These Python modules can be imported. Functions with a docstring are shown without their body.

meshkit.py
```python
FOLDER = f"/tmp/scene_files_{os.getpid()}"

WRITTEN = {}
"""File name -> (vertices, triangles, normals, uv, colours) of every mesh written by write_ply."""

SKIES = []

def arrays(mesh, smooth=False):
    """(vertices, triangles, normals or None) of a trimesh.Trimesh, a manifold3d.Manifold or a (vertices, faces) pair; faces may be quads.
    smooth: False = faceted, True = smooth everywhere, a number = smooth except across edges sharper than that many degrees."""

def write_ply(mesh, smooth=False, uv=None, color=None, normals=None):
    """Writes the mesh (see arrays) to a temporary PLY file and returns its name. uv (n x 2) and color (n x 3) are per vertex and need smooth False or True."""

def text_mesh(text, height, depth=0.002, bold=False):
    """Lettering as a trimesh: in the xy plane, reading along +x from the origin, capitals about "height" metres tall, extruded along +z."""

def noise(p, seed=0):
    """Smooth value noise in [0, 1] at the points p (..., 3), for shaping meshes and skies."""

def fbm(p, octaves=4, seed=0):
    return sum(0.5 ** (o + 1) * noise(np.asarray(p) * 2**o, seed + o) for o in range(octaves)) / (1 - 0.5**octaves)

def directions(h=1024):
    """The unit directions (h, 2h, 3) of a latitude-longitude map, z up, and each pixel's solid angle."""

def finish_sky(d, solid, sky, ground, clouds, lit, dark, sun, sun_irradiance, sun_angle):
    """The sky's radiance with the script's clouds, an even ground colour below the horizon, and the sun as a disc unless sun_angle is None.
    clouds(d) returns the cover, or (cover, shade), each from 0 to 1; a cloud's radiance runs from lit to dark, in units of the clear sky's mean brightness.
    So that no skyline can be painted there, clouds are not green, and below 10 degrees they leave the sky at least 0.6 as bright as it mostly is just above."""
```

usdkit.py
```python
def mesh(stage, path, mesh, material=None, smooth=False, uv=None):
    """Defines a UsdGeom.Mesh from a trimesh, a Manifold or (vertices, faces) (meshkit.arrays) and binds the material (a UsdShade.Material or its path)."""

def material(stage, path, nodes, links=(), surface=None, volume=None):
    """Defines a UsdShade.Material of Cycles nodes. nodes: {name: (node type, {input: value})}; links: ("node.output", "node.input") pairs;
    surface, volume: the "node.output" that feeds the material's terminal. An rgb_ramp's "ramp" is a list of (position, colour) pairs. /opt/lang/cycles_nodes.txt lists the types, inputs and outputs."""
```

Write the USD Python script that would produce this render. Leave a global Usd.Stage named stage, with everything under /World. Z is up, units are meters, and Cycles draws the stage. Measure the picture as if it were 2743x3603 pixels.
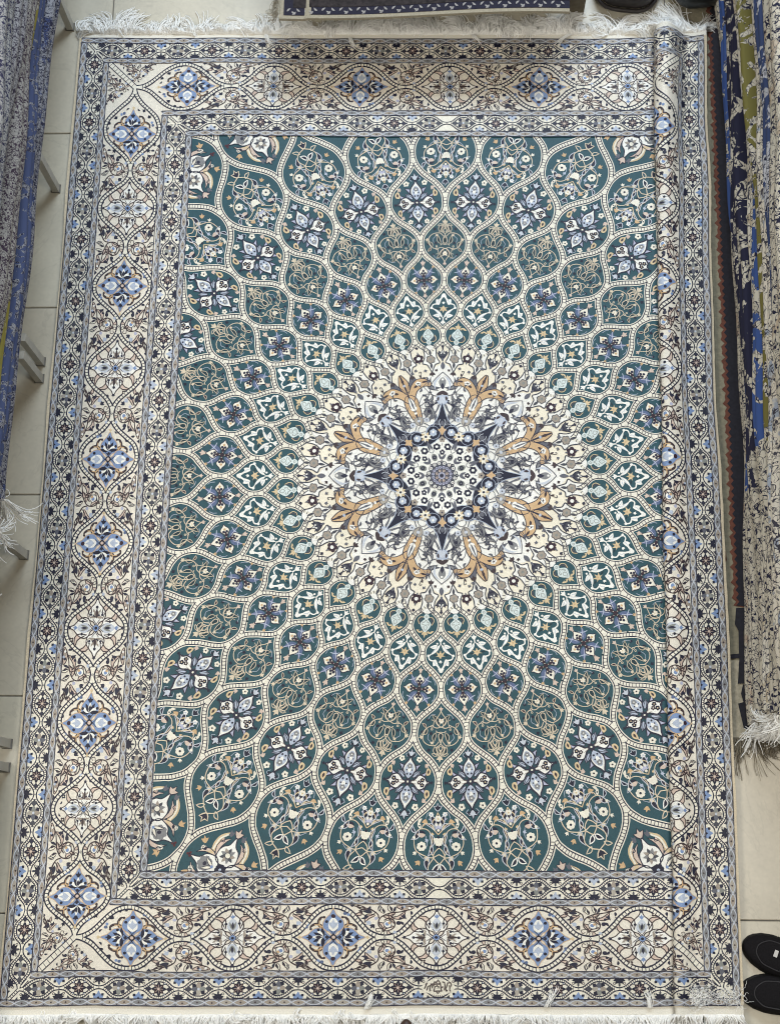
import math, random, numpy as np, trimesh, usdkit, meshkit
import mapbox_earcut as earcut, shapely
from pxr import Usd, UsdGeom, UsdLux, UsdShade, Gf, Sdf, Vt

stage = Usd.Stage.CreateInMemory()
UsdGeom.SetStageUpAxis(stage, UsdGeom.Tokens.z)
UsdGeom.SetStageMetersPerUnit(stage, 1.0)
world = UsdGeom.Xform.Define(stage, '/World')
stage.SetDefaultPrim(world.GetPrim())
UsdGeom.Scope.Define(stage, '/World/Looks')
rng = np.random.default_rng(7)
PI = math.pi

# ------------------------------------------------------------------ camera
CAM = np.array([-0.0310, -1.1734, 4.1240]); RV = np.array([2.8884, 0.0218, -0.0424]); FPX = 4803.65
def rotvec(v):
    a = np.linalg.norm(v); k = v / a
    K = np.array([[0, -k[2], k[1]], [k[2], 0, -k[0]], [-k[1], k[0], 0]])
    return np.eye(3) + math.sin(a) * K + (1 - math.cos(a)) * K @ K
Rw = rotvec(RV)
Rc = np.diag([1, -1, -1]) @ Rw
cam = UsdGeom.Camera.Define(stage, '/World/camera')
m4 = np.eye(4); m4[:3, :3] = Rc; m4[3, :3] = CAM
cam.AddTransformOp().Set(Gf.Matrix4d(*m4.ravel().tolist()))
cam.CreateHorizontalApertureAttr(36.0); cam.CreateVerticalApertureAttr(36.0 * 1024 / 779)
cam.CreateFocalLengthAttr(36.0 * FPX / 2743); cam.CreateClippingRangeAttr(Gf.Vec2f(0.05, 100))
cam.CreateExposureAttr(0.26)

# ------------------------------------------------------------------ unseen lamps above or beside the view, plus an added ambient fill
def rect(name, pos, w, h, power, col, aim=None):
    l = UsdLux.RectLight.Define(stage, '/World/' + name)
    l.CreateWidthAttr(w); l.CreateHeightAttr(h); l.CreateIntensityAttr(power); l.CreateColorAttr(Gf.Vec3f(*col))
    if aim is not None:
        z = np.array(pos, float) - np.array(aim, float); z /= np.linalg.norm(z)
        x = np.cross([0, 1, 0.001], z); x /= np.linalg.norm(x); y = np.cross(z, x)
        m = np.eye(4); m[0, :3] = x; m[1, :3] = y; m[2, :3] = z; m[3, :3] = pos
        l.AddTransformOp().Set(Gf.Matrix4d(*m.ravel().tolist()))
    else:
        l.AddTranslateOp().Set(Gf.Vec3d(*pos))
    return l
rect('unseen_lamp', (-2.0, -0.7, 3.3), 1.0, 1.6, 11.5, (1.0, 0.955, 0.87), (0, -0.2, 0))  # out of view at the left, placed to light the middle and near rug
rect('unseen_lamp_001', (0.5, 4.7, 5.3), 3.6, 1.5, 18.0, (0.72, 0.85, 1.0), (0, 1.0, 0))  # unseen, beyond the far end, placed to give the pile there a cool sheen
rect('unseen_lamp_002', (1.45, -1.0, 3.2), 1.0, 0.9, 10.5, (1.0, 0.96, 0.88), (0.2, -0.5, 0))  # out of view at the right, brightens the near right floor
rect('added_ambient_fill', (0.0, 0.0, 6.5), 9.0, 9.0, 0.40, (1.0, 0.97, 0.92))  # broad overhead panel added as ambient fill, stands in for room bounce

# ------------------------------------------------------------------ scene helpers
used = {}
def path_of(parent, name):
    p = '/World' if parent is None else str(parent.GetPath())
    key = p + '/' + name
    k = used.get(key, -1) + 1; used[key] = k
    return key if k == 0 else f'{key}_{k:03d}'
def tag(o, label=None, cat=None, group=None, kind=None):
    o = o.GetPrim() if hasattr(o, 'GetPrim') else o
    for k, v in (('label', label), ('category', cat), ('group', group), ('kind', kind)):
        if v: o.SetCustomDataByKey(k, v)
    return o
def thing(name, label, cat, loc=(0, 0, 0), rz=0, group=None):
    x = UsdGeom.Xform.Define(stage, path_of(None, name))
    x.AddTranslateOp().Set(Gf.Vec3d(*map(float, loc)))
    if rz: x.AddRotateZOp().Set(float(rz))
    return tag(x, label, cat, group)
def obj(name, mesh, mat, parent=None, smooth=False):
    return usdkit.mesh(stage, path_of(parent, name), mesh, mat, smooth=smooth).GetPrim()

def M(name, nodes, links, surface='p.BSDF'):
    return usdkit.material(stage, '/World/Looks/' + name, nodes, links, surface=surface)
def plain(name, col, rough=0.6, var=0.25, scale=40, bump=0.0, spec=0.4, **kw):
    lo = [c * (1 - var) for c in col]; hi = [min(1, c * (1 + var)) for c in col]
    n = {'g': ('geometry', {}), 'n': ('noise_texture', {'scale': scale, 'detail': 5, 'roughness': 0.6}),
         'r': ('rgb_ramp', {'ramp': [(0.3, lo), (0.7, hi)]}),
         'p': ('principled_bsdf', {'roughness': rough, 'specular_ior_level': spec, **kw})}
    l = [('g.position', 'n.vector'), ('n.fac', 'r.fac'), ('r.color', 'p.base_color')]
    if bump:
        n['b'] = ('bump', {'strength': 1.0, 'distance': bump}); l += [('n.fac', 'b.height'), ('b.normal', 'p.normal')]
    return M(name, n, l)

# wool of the big rug: dye colour per vertex, knots as fine noise
WOOL = M('wool', {
    'a': ('attribute', {'attribute': 'dye'}), 'g': ('geometry', {}),
    'n': ('noise_texture', {'scale': 520, 'detail': 2, 'roughness': 0.6}),
    'n2': ('noise_texture', {'scale': 5, 'detail': 3}),
    'n3': ('noise_texture', {'scale': 120, 'detail': 3, 'roughness': 0.7}),
    'r': ('map_range', {'from_min': 0.25, 'from_max': 0.75, 'to_min': 0.74, 'to_max': 1.22}),
    'r2': ('map_range', {'from_min': 0.3, 'from_max': 0.7, 'to_min': 0.93, 'to_max': 1.06}),
    'r3': ('map_range', {'from_min': 0.3, 'from_max': 0.7, 'to_min': 0.9, 'to_max': 1.08}),
    'm': ('math', {'math_type': 'multiply'}), 'm3': ('math', {'math_type': 'multiply'}),
    'x': ('mix', {'mix_type': 'multiply', 'fac': 1.0}), 'c': ('combine_xyz', {}),
    'b': ('bump', {'strength': 0.6, 'distance': 0.0012}),
    'p': ('principled_bsdf', {'roughness': 0.45, 'specular_ior_level': 0.30})},
    [('g.position', 'n.vector'), ('g.position', 'n2.vector'), ('g.position', 'n3.vector'), ('n.fac', 'r.value'), ('n2.fac', 'r2.value'), ('n3.fac', 'r3.value'),
     ('r.result', 'm.value1'), ('r2.result', 'm.value2'), ('m.value', 'm3.value1'), ('r3.result', 'm3.value2'),
     ('m3.value', 'c.x'), ('m3.value', 'c.y'), ('m3.value', 'c.z'),
     ('a.color', 'x.color1'), ('c.vector', 'x.color2'), ('x.color', 'p.base_color'), ('n.fac', 'b.height'), ('b.normal', 'p.normal')])

C = dict(
    cream=(0.79, 0.745, 0.62), white=(0.83, 0.81, 0.74), yellow=(0.83, 0.76, 0.60), mint=(0.62, 0.69, 0.66), peach=(0.765, 0.705, 0.59), teal=(0.0200, 0.0720, 0.0880), navy=(0.010, 0.011, 0.028),
    ink=(0.022, 0.022, 0.042), brown=(0.050, 0.032, 0.034), plum=(0.034, 0.015, 0.024), blue=(0.200, 0.285, 0.47), denim=(0.095, 0.130, 0.23), pale=(0.44, 0.49, 0.58), mist=(0.54, 0.57, 0.62),
    grey=(0.22, 0.22, 0.22), steel=(0.060, 0.062, 0.075), slate=(0.115, 0.118, 0.14), fog=(0.285, 0.275, 0.275), tan=(0.58, 0.39, 0.21), gold=(0.64, 0.50, 0.30), straw=(0.66, 0.56, 0.41), pink=(0.62, 0.49, 0.40), lilac=(0.45, 0.455, 0.57),
    taupe=(0.34, 0.29, 0.235), sage=(0.24, 0.245, 0.22), red=(0.09, 0.016, 0.02), deep=(0.008, 0.030, 0.038), stone=(0.40, 0.36, 0.30), selv=(0.74, 0.62, 0.40))
CN = list(C); CV = np.array([C[k] for k in CN]); CI = {k: i for i, k in enumerate(CN)}

# ------------------------------------------------------------------ flat artwork (dyed shapes of the pile)
def spl(pts, n=6, closed=False):
    p = np.asarray(pts, float)
    q = np.vstack([p[-1:], p, p[:2]]) if closed else np.vstack([2 * p[0] - p[1], p, 2 * p[-1] - p[-2]])
    t = np.linspace(0, 1, n, endpoint=False)[:, None]; out = []
    for i in range(1, len(q) - 2):
        a, b, c, d = q[i - 1], q[i], q[i + 1], q[i + 2]
        out.append(0.5 * (2 * b + (c - a) * t + (2 * a - 5 * b + 4 * c - d) * t ** 2 + (3 * b - a - 3 * c + d) * t ** 3))
    out = np.vstack(out)
    return out if closed else np.vstack([out, p[-1:]])
def circ(x, y, r, n=10, ry=None, a0=0):
    a = np.linspace(0, 2 * PI, n, endpoint=False) + a0
    return np.c_[x + r * np.cos(a), y + (ry or r) * np.sin(a)]
def rot(p, a, x=0, y=0, s=1):
    c, d = math.cos(a), math.sin(a); p = np.asarray(p, float) * s
    return np.c_[p[:, 0] * c - p[:, 1] * d + x, p[:, 0] * d + p[:, 1] * c + y]
def leafp(x, y, a, L, w, bend=0.0, n=6):
    t = np.linspace(0, 1, n); h = np.sin(PI * t ** 0.85) * w; c = bend * np.sin(PI * t) * L
    up = np.c_[t * L, c + h]; dn = np.c_[t * L, c - h][::-1][1:-1]
    return rot(np.vstack([up, dn]), a, x, y)
class Art:
    def __init__(s): s.v, s.f, s.c, s.l, s.n, s.k = [], [], [], [], 0, 0
    def raw(s, v, f, c, l):
        s.v.append(np.asarray(v, float)); s.f.append(np.asarray(f, int).reshape(-1, 3) + s.n)
        s.c.append(np.full(len(v), CI[c]) if isinstance(c, str) else np.asarray(c)); s.k += 1; s.l.append((np.full(len(v), float(l)) if np.ndim(l) == 0 else np.asarray(l, float)) + (0.0151 * (s.k % 61) * (l == int(l)) if np.ndim(l) == 0 else 0.0023 * (s.k % 13) + 0.001)); s.n += len(v)
        return s
    def poly(s, p, c, l=0):
        p = np.asarray(p, float)
        t = earcut.triangulate_float64(p, np.array([len(p)], np.uint32)).reshape(-1, 3)
        return s.raw(p, t, c, l) if len(t) else s
    def line(s, p, w, c, l=0, closed=False, taper=False):
        p = np.asarray(p, float)
        if closed: p = np.vstack([p, p[:1]])
        d = np.gradient(p, axis=0)
        if closed: d[0] = d[-1] = p[1] - p[-2]
        d /= np.maximum(np.linalg.norm(d, axis=1, keepdims=True), 1e-9)
        ww = np.full(len(p), w / 2) if not taper else w / 2 * (0.25 + 0.75 * np.sin(np.linspace(0.15, 3.0, len(p))))
        nn = np.c_[-d[:, 1], d[:, 0]] * ww[:, None]
        v = np.vstack([p + nn, p - nn]); k = len(p); i = np.arange(k - 1)
        f = np.vstack([np.c_[i, i + 1, i + k], np.c_[i + 1, i + k + 1, i + k]])
        return s.raw(v, f, c, l)
    def cv(s, p, w, c, l=0, n=5, closed=False, taper=False): return s.line(spl(p, n, closed), w, c, l, closed, taper)
    def blob(s, p, c, l=0, n=4, edge=None, w=0.02):
        q = spl(p, n, True); s.poly(q, c, l)
        if edge: s.line(q, w, edge, l + 1, True)
        return s
    def dot(s, x, y, r, c, l=0, n=8, ry=None): return s.poly(circ(x, y, r, n, ry), c, l)
    def leaf(s, x, y, a, L, w, c, l=0, bend=0.0, edge=None, ew=0.02, n=6):
        q = leafp(x, y, a, L, w, bend, n); s.poly(q, c, l)
        if edge: s.line(q, ew, edge, l + 1, True)
        return s
    def flower(s, x, y, r, c, ctr, l=0, n=5, a0=0.3, ring=None):
        for k in range(n):
            a = a0 + k * 2 * PI / n
            s.dot(x + 0.6 * r * math.cos(a), y + 0.6 * r * math.sin(a), 0.46 * r, c, l, 7)
        s.dot(x, y, 0.5 * r, c, l, 7); s.dot(x, y, 0.3 * r, ctr, l + 1, 6)
        return s
    def bud(s, x, y, a, L, c, l=0, edge=None, ew=0.02):        # three-pointed tulip bud
        p = np.array([(0, -0.1), (0.25, -0.32), (0.62, -0.5), (0.6, -0.16), (1, 0), (0.6, 0.16), (0.62, 0.5), (0.25, 0.32), (0, 0.1)])
        q = rot(p, a, x, y, L); s.poly(q, c, l)
        if edge: s.line(q, ew, edge, l + 1, True)
        return s
    def add(s, o, fn=None, dl=0):
        v, f, c, l = o.cat()
        if len(v): s.raw(fn(v) if fn else v, f, c, l + dl)
        return s
    def cat(s):
        if not s.v: return np.zeros((0, 2)), np.zeros((0, 3), int), np.zeros(0, int), np.zeros(0)
        return np.vstack(s.v), np.vstack(s.f), np.concatenate(s.c), np.concatenate(s.l)
    def mirror(s):                                               # adds the picture mirrored in x
        v, f, c, l = s.cat(); s.raw(v * [-1, 1], f, c, l + 0.018); return s
def mir(fn):
    a = Art(); fn(a); return a.mirror()

# ------------------------------------------------------------------ the rug as laid out: (u, v) of the weave -> floor, with the pleat along its right side
A_, B_ = 1.252, 1.560                    # half width and half length of the pile
WS, WE = 0.400, 0.371                    # border width at the sides and at the ends
FA, FB = A_ - WS, B_ - WE                # field
LV = 0.00025
Z0 = 0.012
U2 = 1.252 - 0.215                        # below the roll: first u of the flap that can be seen is a little more
def edge_x(v): return np.interp(v, [-1.56, -0.6, 0.3, 1.2, 1.56], [0.853, 0.856, 0.851, 0.862, 0.870])
def fold_x(v): return np.interp(v, [-1.56, -1.2, -0.5, 0.3, 1.2, 1.56], [0.668, 0.675, 0.679, 0.687, 0.694, 0.700])
GV = np.linspace(-1.62, 1.62, 82); NT = 260
def flap_table():
    X = np.zeros((len(GV), NT)); Z = X.copy(); S = X.copy()
    for i, v in enumerate(GV):
        t = np.clip((v + 1.56) / 3.12, 0, 1); r = 0.015 + 0.019 * t ** 4
        r += 0.0012 * math.sin(5.1 * v + 1)
        xf, xe, zt = fold_x(v) + 0.0015 * math.sin(9 * v), edge_x(v), 0.026
        a = np.linspace(math.radians(262), math.radians(90), 90)
        px = list(xf + r + r * np.cos(a)); pz = list(0.0135 + r + r * np.sin(a))
        L = 0.055 + 0.03 * t; tt = np.linspace(0, 1, 80)[1:]
        top = 0.0135 + 2 * r
        sm = tt * tt * (3 - 2 * tt); px += list(xf + r + tt * L); pz += list(top + (zt - 0.004 * t ** 6 - top) * sm)
        w = np.linspace(0, 1, 90)[1:]; px += list(xf + r + L + w * (xe - xf - r - L)); pz += list(zt - 0.004 * t ** 6 - 0.003 * np.sin(PI * w) + 0.014 * w * t ** 6)
        px, pz = np.array(px), np.array(pz)
        s = np.r_[0, np.cumsum(np.hypot(np.diff(px), np.diff(pz)))]; s -= s[-1]
        g = np.linspace(-0.245, 0, NT); X[i] = np.interp(g, s, px); Z[i] = np.interp(g, s, pz); S[i] = s[0]
    return X, Z, S[:, 0]
FX, FZ, FS = flap_table()
def bil(T, u, v):
    a = np.clip((v - GV[0]) / (GV[1] - GV[0]), 0, len(GV) - 1.001); b = np.clip((u - A_ + 0.245) / 0.245 * (NT - 1), 0, NT - 1.001)
    i, j = a.astype(int), b.astype(int); a, b = a - i, b - j
    return (T[i, j] * (1 - b) + T[i, j + 1] * b) * (1 - a) + (T[i + 1, j] * (1 - b) + T[i + 1, j + 1] * b) * a
def weave(p):                                                    # small irregularities of a hand-knotted pattern
    q = np.c_[p, np.zeros(len(p))]
    d = np.c_[meshkit.noise(q * 4.0, 1), meshkit.noise(q * 4.0, 2)] * 0.008 + np.c_[meshkit.noise(q * 45, 3), meshkit.noise(q * 45, 4)] * 0.0022
    return p + d - [0.0051, 0.0051]
def floor_xy(u, v):
    return u, v + 0.02 * u * np.clip((1.56 - v) / 2.93, 0, 1.07)
def lay(p, lev):                                                 # pattern points (n,2), height levels -> 3D
    u, v = p[:, 0], p[:, 1]; fl = u > 0.86
    x, y = floor_xy(u, v); z = Z0 + LV * lev
    if fl.any():
        uu, vv, e = u[fl], v[fl], 1e-3
        X, Z = bil(FX, uu, vv), bil(FZ, uu, vv); dx, dz = bil(FX, uu + e, vv) - bil(FX, uu - e, vv), bil(FZ, uu + e, vv) - bil(FZ, uu - e, vv)
        n = np.maximum(np.hypot(dx, dz), 1e-9); h = LV * lev[fl] + 0.0004
        x = x.copy(); y = y.copy(); z = np.array(z)
        yy = vv + 0.02 * X * np.clip((1.56 - vv) / 2.93, 0, 1.07)
        over = np.maximum(uu - A_, 0)
        x[fl] = X - dz / n * h + over; y[fl] = yy; z[fl] = Z + dx / n * h
    return np.c_[x, y, z]
UL = 0.80                                                        # main sheet is drawn as far as this, under the roll
def split_long(v, f, c, l, size):
    for _ in range(6):
        e = np.linalg.norm(v[f] - v[np.roll(f, -1, 1)], axis=2).max(1)
        big = e > size
        if not big.any(): break
        g = f[big]; a, b, d = v[g[:, 0]], v[g[:, 1]], v[g[:, 2]]; n = len(v); k = len(g)
        nv = np.vstack([(a + b) / 2, (b + d) / 2, (d + a) / 2]); i = np.arange(k)
        ab, bd, da = n + i, n + k + i, n + 2 * k + i
        v = np.vstack([v, nv]); c = np.r_[c, np.tile(c[g[:, 0]], 3)]; l = np.r_[l, np.tile(l[g[:, 0]], 3)]
        f = np.vstack([f[~big], np.c_[g[:, 0], ab, da], np.c_[ab, g[:, 1], bd], np.c_[da, bd, g[:, 2]], np.c_[ab, bd, da]])
    return v, f, c, l
NTRI = [0]
def put(name, art, parent, clip=None, wv=True, label=None):
    v, f, c, l = art.cat()
    if not len(f): return None
    near = v[f][:, :, 0].max(1) > 0.77
    if near.any():
        v1, f1, c1, l1 = split_long(v, f[near], c, l, 0.006)
        x = v1[f1][:, :, 0]; ok = (x.max(1) < UL) | (x.min(1) > A_ - 0.236)
        f = np.vstack([f[~near], f1[ok]]); v, c, l = v1, c1, l1
    if clip is not None:
        cen = v[f].mean(1); f = f[(np.abs(cen[:, 0]) < clip[0]) & (np.abs(cen[:, 1]) < clip[1])]
    if not len(f): return None
    idx, inv = np.unique(f, return_inverse=True); f = inv.reshape(-1, 3); v, c, l = v[idx], c[idx], l[idx]
    if clip is not None: v = np.clip(v, [-clip[0] - 0.004, -clip[1] - 0.004], [clip[0] + 0.004, clip[1] + 0.004])
    p = lay(weave(v) if wv else v, l)
    a, b, d = p[f[:, 0]], p[f[:, 1]], p[f[:, 2]]
    flip = np.cross(b - a, d - a)[:, 2] < 0
    f[flip] = f[flip][:, ::-1]
    pm = usdkit.mesh(stage, path_of(parent, name), (p, f), WOOL)
    UsdGeom.PrimvarsAPI(pm).CreatePrimvar('dye', Sdf.ValueTypeNames.Color3fArray, 'vertex').Set(Vt.Vec3fArray.FromNumpy(CV[c].astype(np.float32)))
    NTRI[0] += len(f)
    if label: pm.GetPrim().SetCustomDataByKey('label', label)
    return pm.GetPrim()
# ------------------------------------------------------------------ motifs of the lozenges: x across, y outward, half height 1
def ring1():
    def h(a):
        a.blob([(0, -.62), (.13, -.6), (.19, -.45), (.1, -.33), (.22, -.2), (.36, 0), (.28, .2), (.1, .42), (0, .52)], 'mint', 2, 4)
        a.cv([(0, -.28), (.1, -.12), (.2, -.1), (.22, .05), (.1, .02)], .035, 'sage', 3); a.cv([(0, .4), (.12, .2), (0, .05)], .03, 'sage', 3)
        a.cv([(0, -.42), (.08, -.48), (0, -.56)], .03, 'sage', 3)
        a.blob([(.24, -.42), (.42, -.34), (.46, -.12), (.38, .02), (.36, -.2)], 'steel', 2, 3); a.cv([(.2, -.45), (.4, -.42), (.52, -.22), (.42, .05)], .045, 'gold', 3)
        a.leaf(.1, .48, -.15, .45, .09, 'gold', 2, .1, None); a.leaf(.2, .46, -.15, .2, .04, 'teal', 3)
        a.blob([(0, .5), (.12, .52), (.17, .68), (.07, .66), (0, .86)], 'gold', 2, 3)
    return mir(h)
def ring2():
    def h(a):
        a.bud(0, -.58, -PI / 2, .3, 'white', 2); a.line([(0, -.6), (0, -.42)], .06, 'white', 2)
        a.leaf(.02, -.45, .82, .72, .075, 'white', 2, .05); a.line([(.12, -.33), (.42, -.05)], .02, 'pale', 3)
        a.leaf(.16, -.42, .28, .38, .1, 'white', 2, .12); a.dot(.17, -.5, .055, 'white', 2); a.line([(.26, -.36), (.42, -.28)], .025, 'pale', 3)
        a.dot(.58, .1, .065, 'white', 2); a.line([(.47, .02), (.58, .16)], .05, 'white', 2)
        a.cv([(.57, .12), (.5, .27), (.3, .3), (.22, .28)], .06, 'white', 2)
        a.blob([(.24, .24), (.36, .36), (.34, .55), (.22, .52), (.1, .66), (.14, .42)], 'white', 2, 3); a.cv([(.27, .3), (.27, .4), (.18, .5)], .02, 'pale', 3)
        a.cv([(.16, .5), (.05, .66), (0, .72)], .06, 'white', 2); a.dot(0, .74, .1, 'white', 2); a.dot(.07, .68, .06, 'white', 2)
        a.blob([(0, -.16), (.06, -.03), (.2, -.1), (.12, .06), (.22, .13), (.08, .12), (0, .22)], 'gold', 2, 3); a.dot(0, .03, .045, 'tan', 3)
        a.bud(0, .3, PI / 2, .16, 'white', 2); a.leaf(.18, .05, .1, .2, .04, 'deep', 1)
    return mir(h)
def ring3():
    a = Art()
    for sx in (1, -1):
        for sy in (1, -1):
            a.leaf(.08 * sx, .1 * sy, math.atan2(.42 * sy, .3 * sx), .48, .12, 'denim', 1); a.cv([(.13 * sx, .2 * sy), (.24 * sx, .36 * sy), (.36 * sx, .52 * sy)], .028, 'lilac', 2)
            a.cv([(.12 * sx, .48 * sy), (.26 * sx, .36 * sy), (.44 * sx, .3 * sy)], .03, 'pale', 2)
            a.bud(.38 * sx, .62 * sy, math.atan2(-sy, sx * .3), .13, 'tan', 2); a.leaf(.2 * sx, .74 * sy, PI / 2 - sx * .9, .16, .035, 'deep', 2)
            a.cv([(.6 * sx, .18 * sy), (.58 * sx, .34 * sy), (.5 * sx, .44 * sy)], .018, 'pale', 2)
    for k in range(4):
        L = (.52, .56)[k % 2]; r = Art()
        r.blob([(.04, 0), (.2, .07), (.32, .17), (.42, .15), (L, .05), (L + .08, 0), (L, -.05), (.42, -.15), (.32, -.17), (.2, -.07)], 'cream', 3, 3, 'ink', .028)
        r.dot(.3, .06, .055, 'ink', 5); r.dot(.3, -.06, .055, 'ink', 5); r.dot(.4, 0, .05, ('tan', 'navy')[k % 2], 5); r.leaf(.1, 0, 0, .2, .05, 'plum', 5)
        a.add(r, lambda v, k=k: rot(v, k * PI / 2))
    for k in range(6): a.dot(.055 * math.cos(k), .055 * math.sin(k), .04, 'plum', 6, 6)
    for s in (1, -1): a.bud(0, .66 * s, s * PI / 2, .22, 'pink', 3); a.dot(0, .65 * s, .05, 'pink', 3)
    return a
def ring4():
    def h(a):
        g, w = 'straw', .024
        a.cv([(0, -.74), (.06, -.62), (.17, -.44), (.12, -.28), (0, -.18)], w, g, 3); a.bud(0, -.74, -PI / 2, .16, 'pink', 3)
        a.flower(0, -.4, .09, 'cream', 'gold', 3); a.leaf(0, -.52, PI / 2, .08, .04, 'navy', 3)
        a.leaf(.07, -.2, -1.0, .46, .075, 'deep', 2, -.12, g, .018); a.line([(.33, -.42), (.24, -.38), (.26, -.22)], .02, g, 3)
        a.cv([(0, -.2), (.15, -.15), (.32, -.2), (.48, -.12), (.57, .08)], w, g, 3); a.dot(.3, -.2, .045, g, 3); a.dot(.3, -.2, .022, 'teal', 4); a.dot(.3, -.1, .04, g, 3); a.dot(.3, -.1, .02, 'teal', 4)
        a.leaf(.46, -.14, .95, .3, .06, 'deep', 2, .15, g, .018); a.leaf(.5, -.14, -.85, .2, .04, 'plum', 2, -.15, g, .018)
        a.bud(.57, .16, .3, .14, g, 3); a.cv([(.57, .08), (.56, .26), (.4, .4), (.18, .42), (.06, .3)], w, g, 3)
        a.leaf(.15, .0, 1.35, .34, .055, 'deep', 2, -.1, g, .018); a.bud(.25, .3, .95, .12, g, 3)
        a.cv([(0, -.02), (.1, .0), (.16, -.06)], w, g, 3); a.blob([(0, .02), (.06, .08), (.05, .2), (0, .24)], 'deep', 2, 3); a.cv([(0, .02), (.07, .08), (.05, .22), (0, .26)], .024, g, 3)
        a.cv([(.06, .24), (0, .36), (.1, .46), (.18, .5)], w, g, 3); a.leaf(.18, .44, 1.95, .34, .05, 'deep', 2, -.15, g, .018); a.leaf(.1, .44, 2.0, .3, .035, 'deep', 2, -.1, g, .02)
        a.cv([(.02, .44), (.06, .52), (0, .6)], .024, g, 3); a.cv([(.1, .66), (0, .76)], w, g, 3); a.leaf(.06, .72, -.2, .2, .04, 'teal', 2, .1, g, .018)
        a.bud(0, .74, PI / 2, .2, g, 3)
        for x, y, t in ((.42, -.48, 1.2), (.36, .0, 2.3), (.3, .56, .2), (.6, -.05, 1.5)): a.bud(x, y, t, .13, 'navy', 2); 
        a.cv([(.2, -.62), (.34, -.58), (.44, -.44)], .014, 'pale', 2); a.cv([(.4, .05), (.42, .2), (.32, .3)], .014, 'pale', 2)
    return mir(h)
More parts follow.
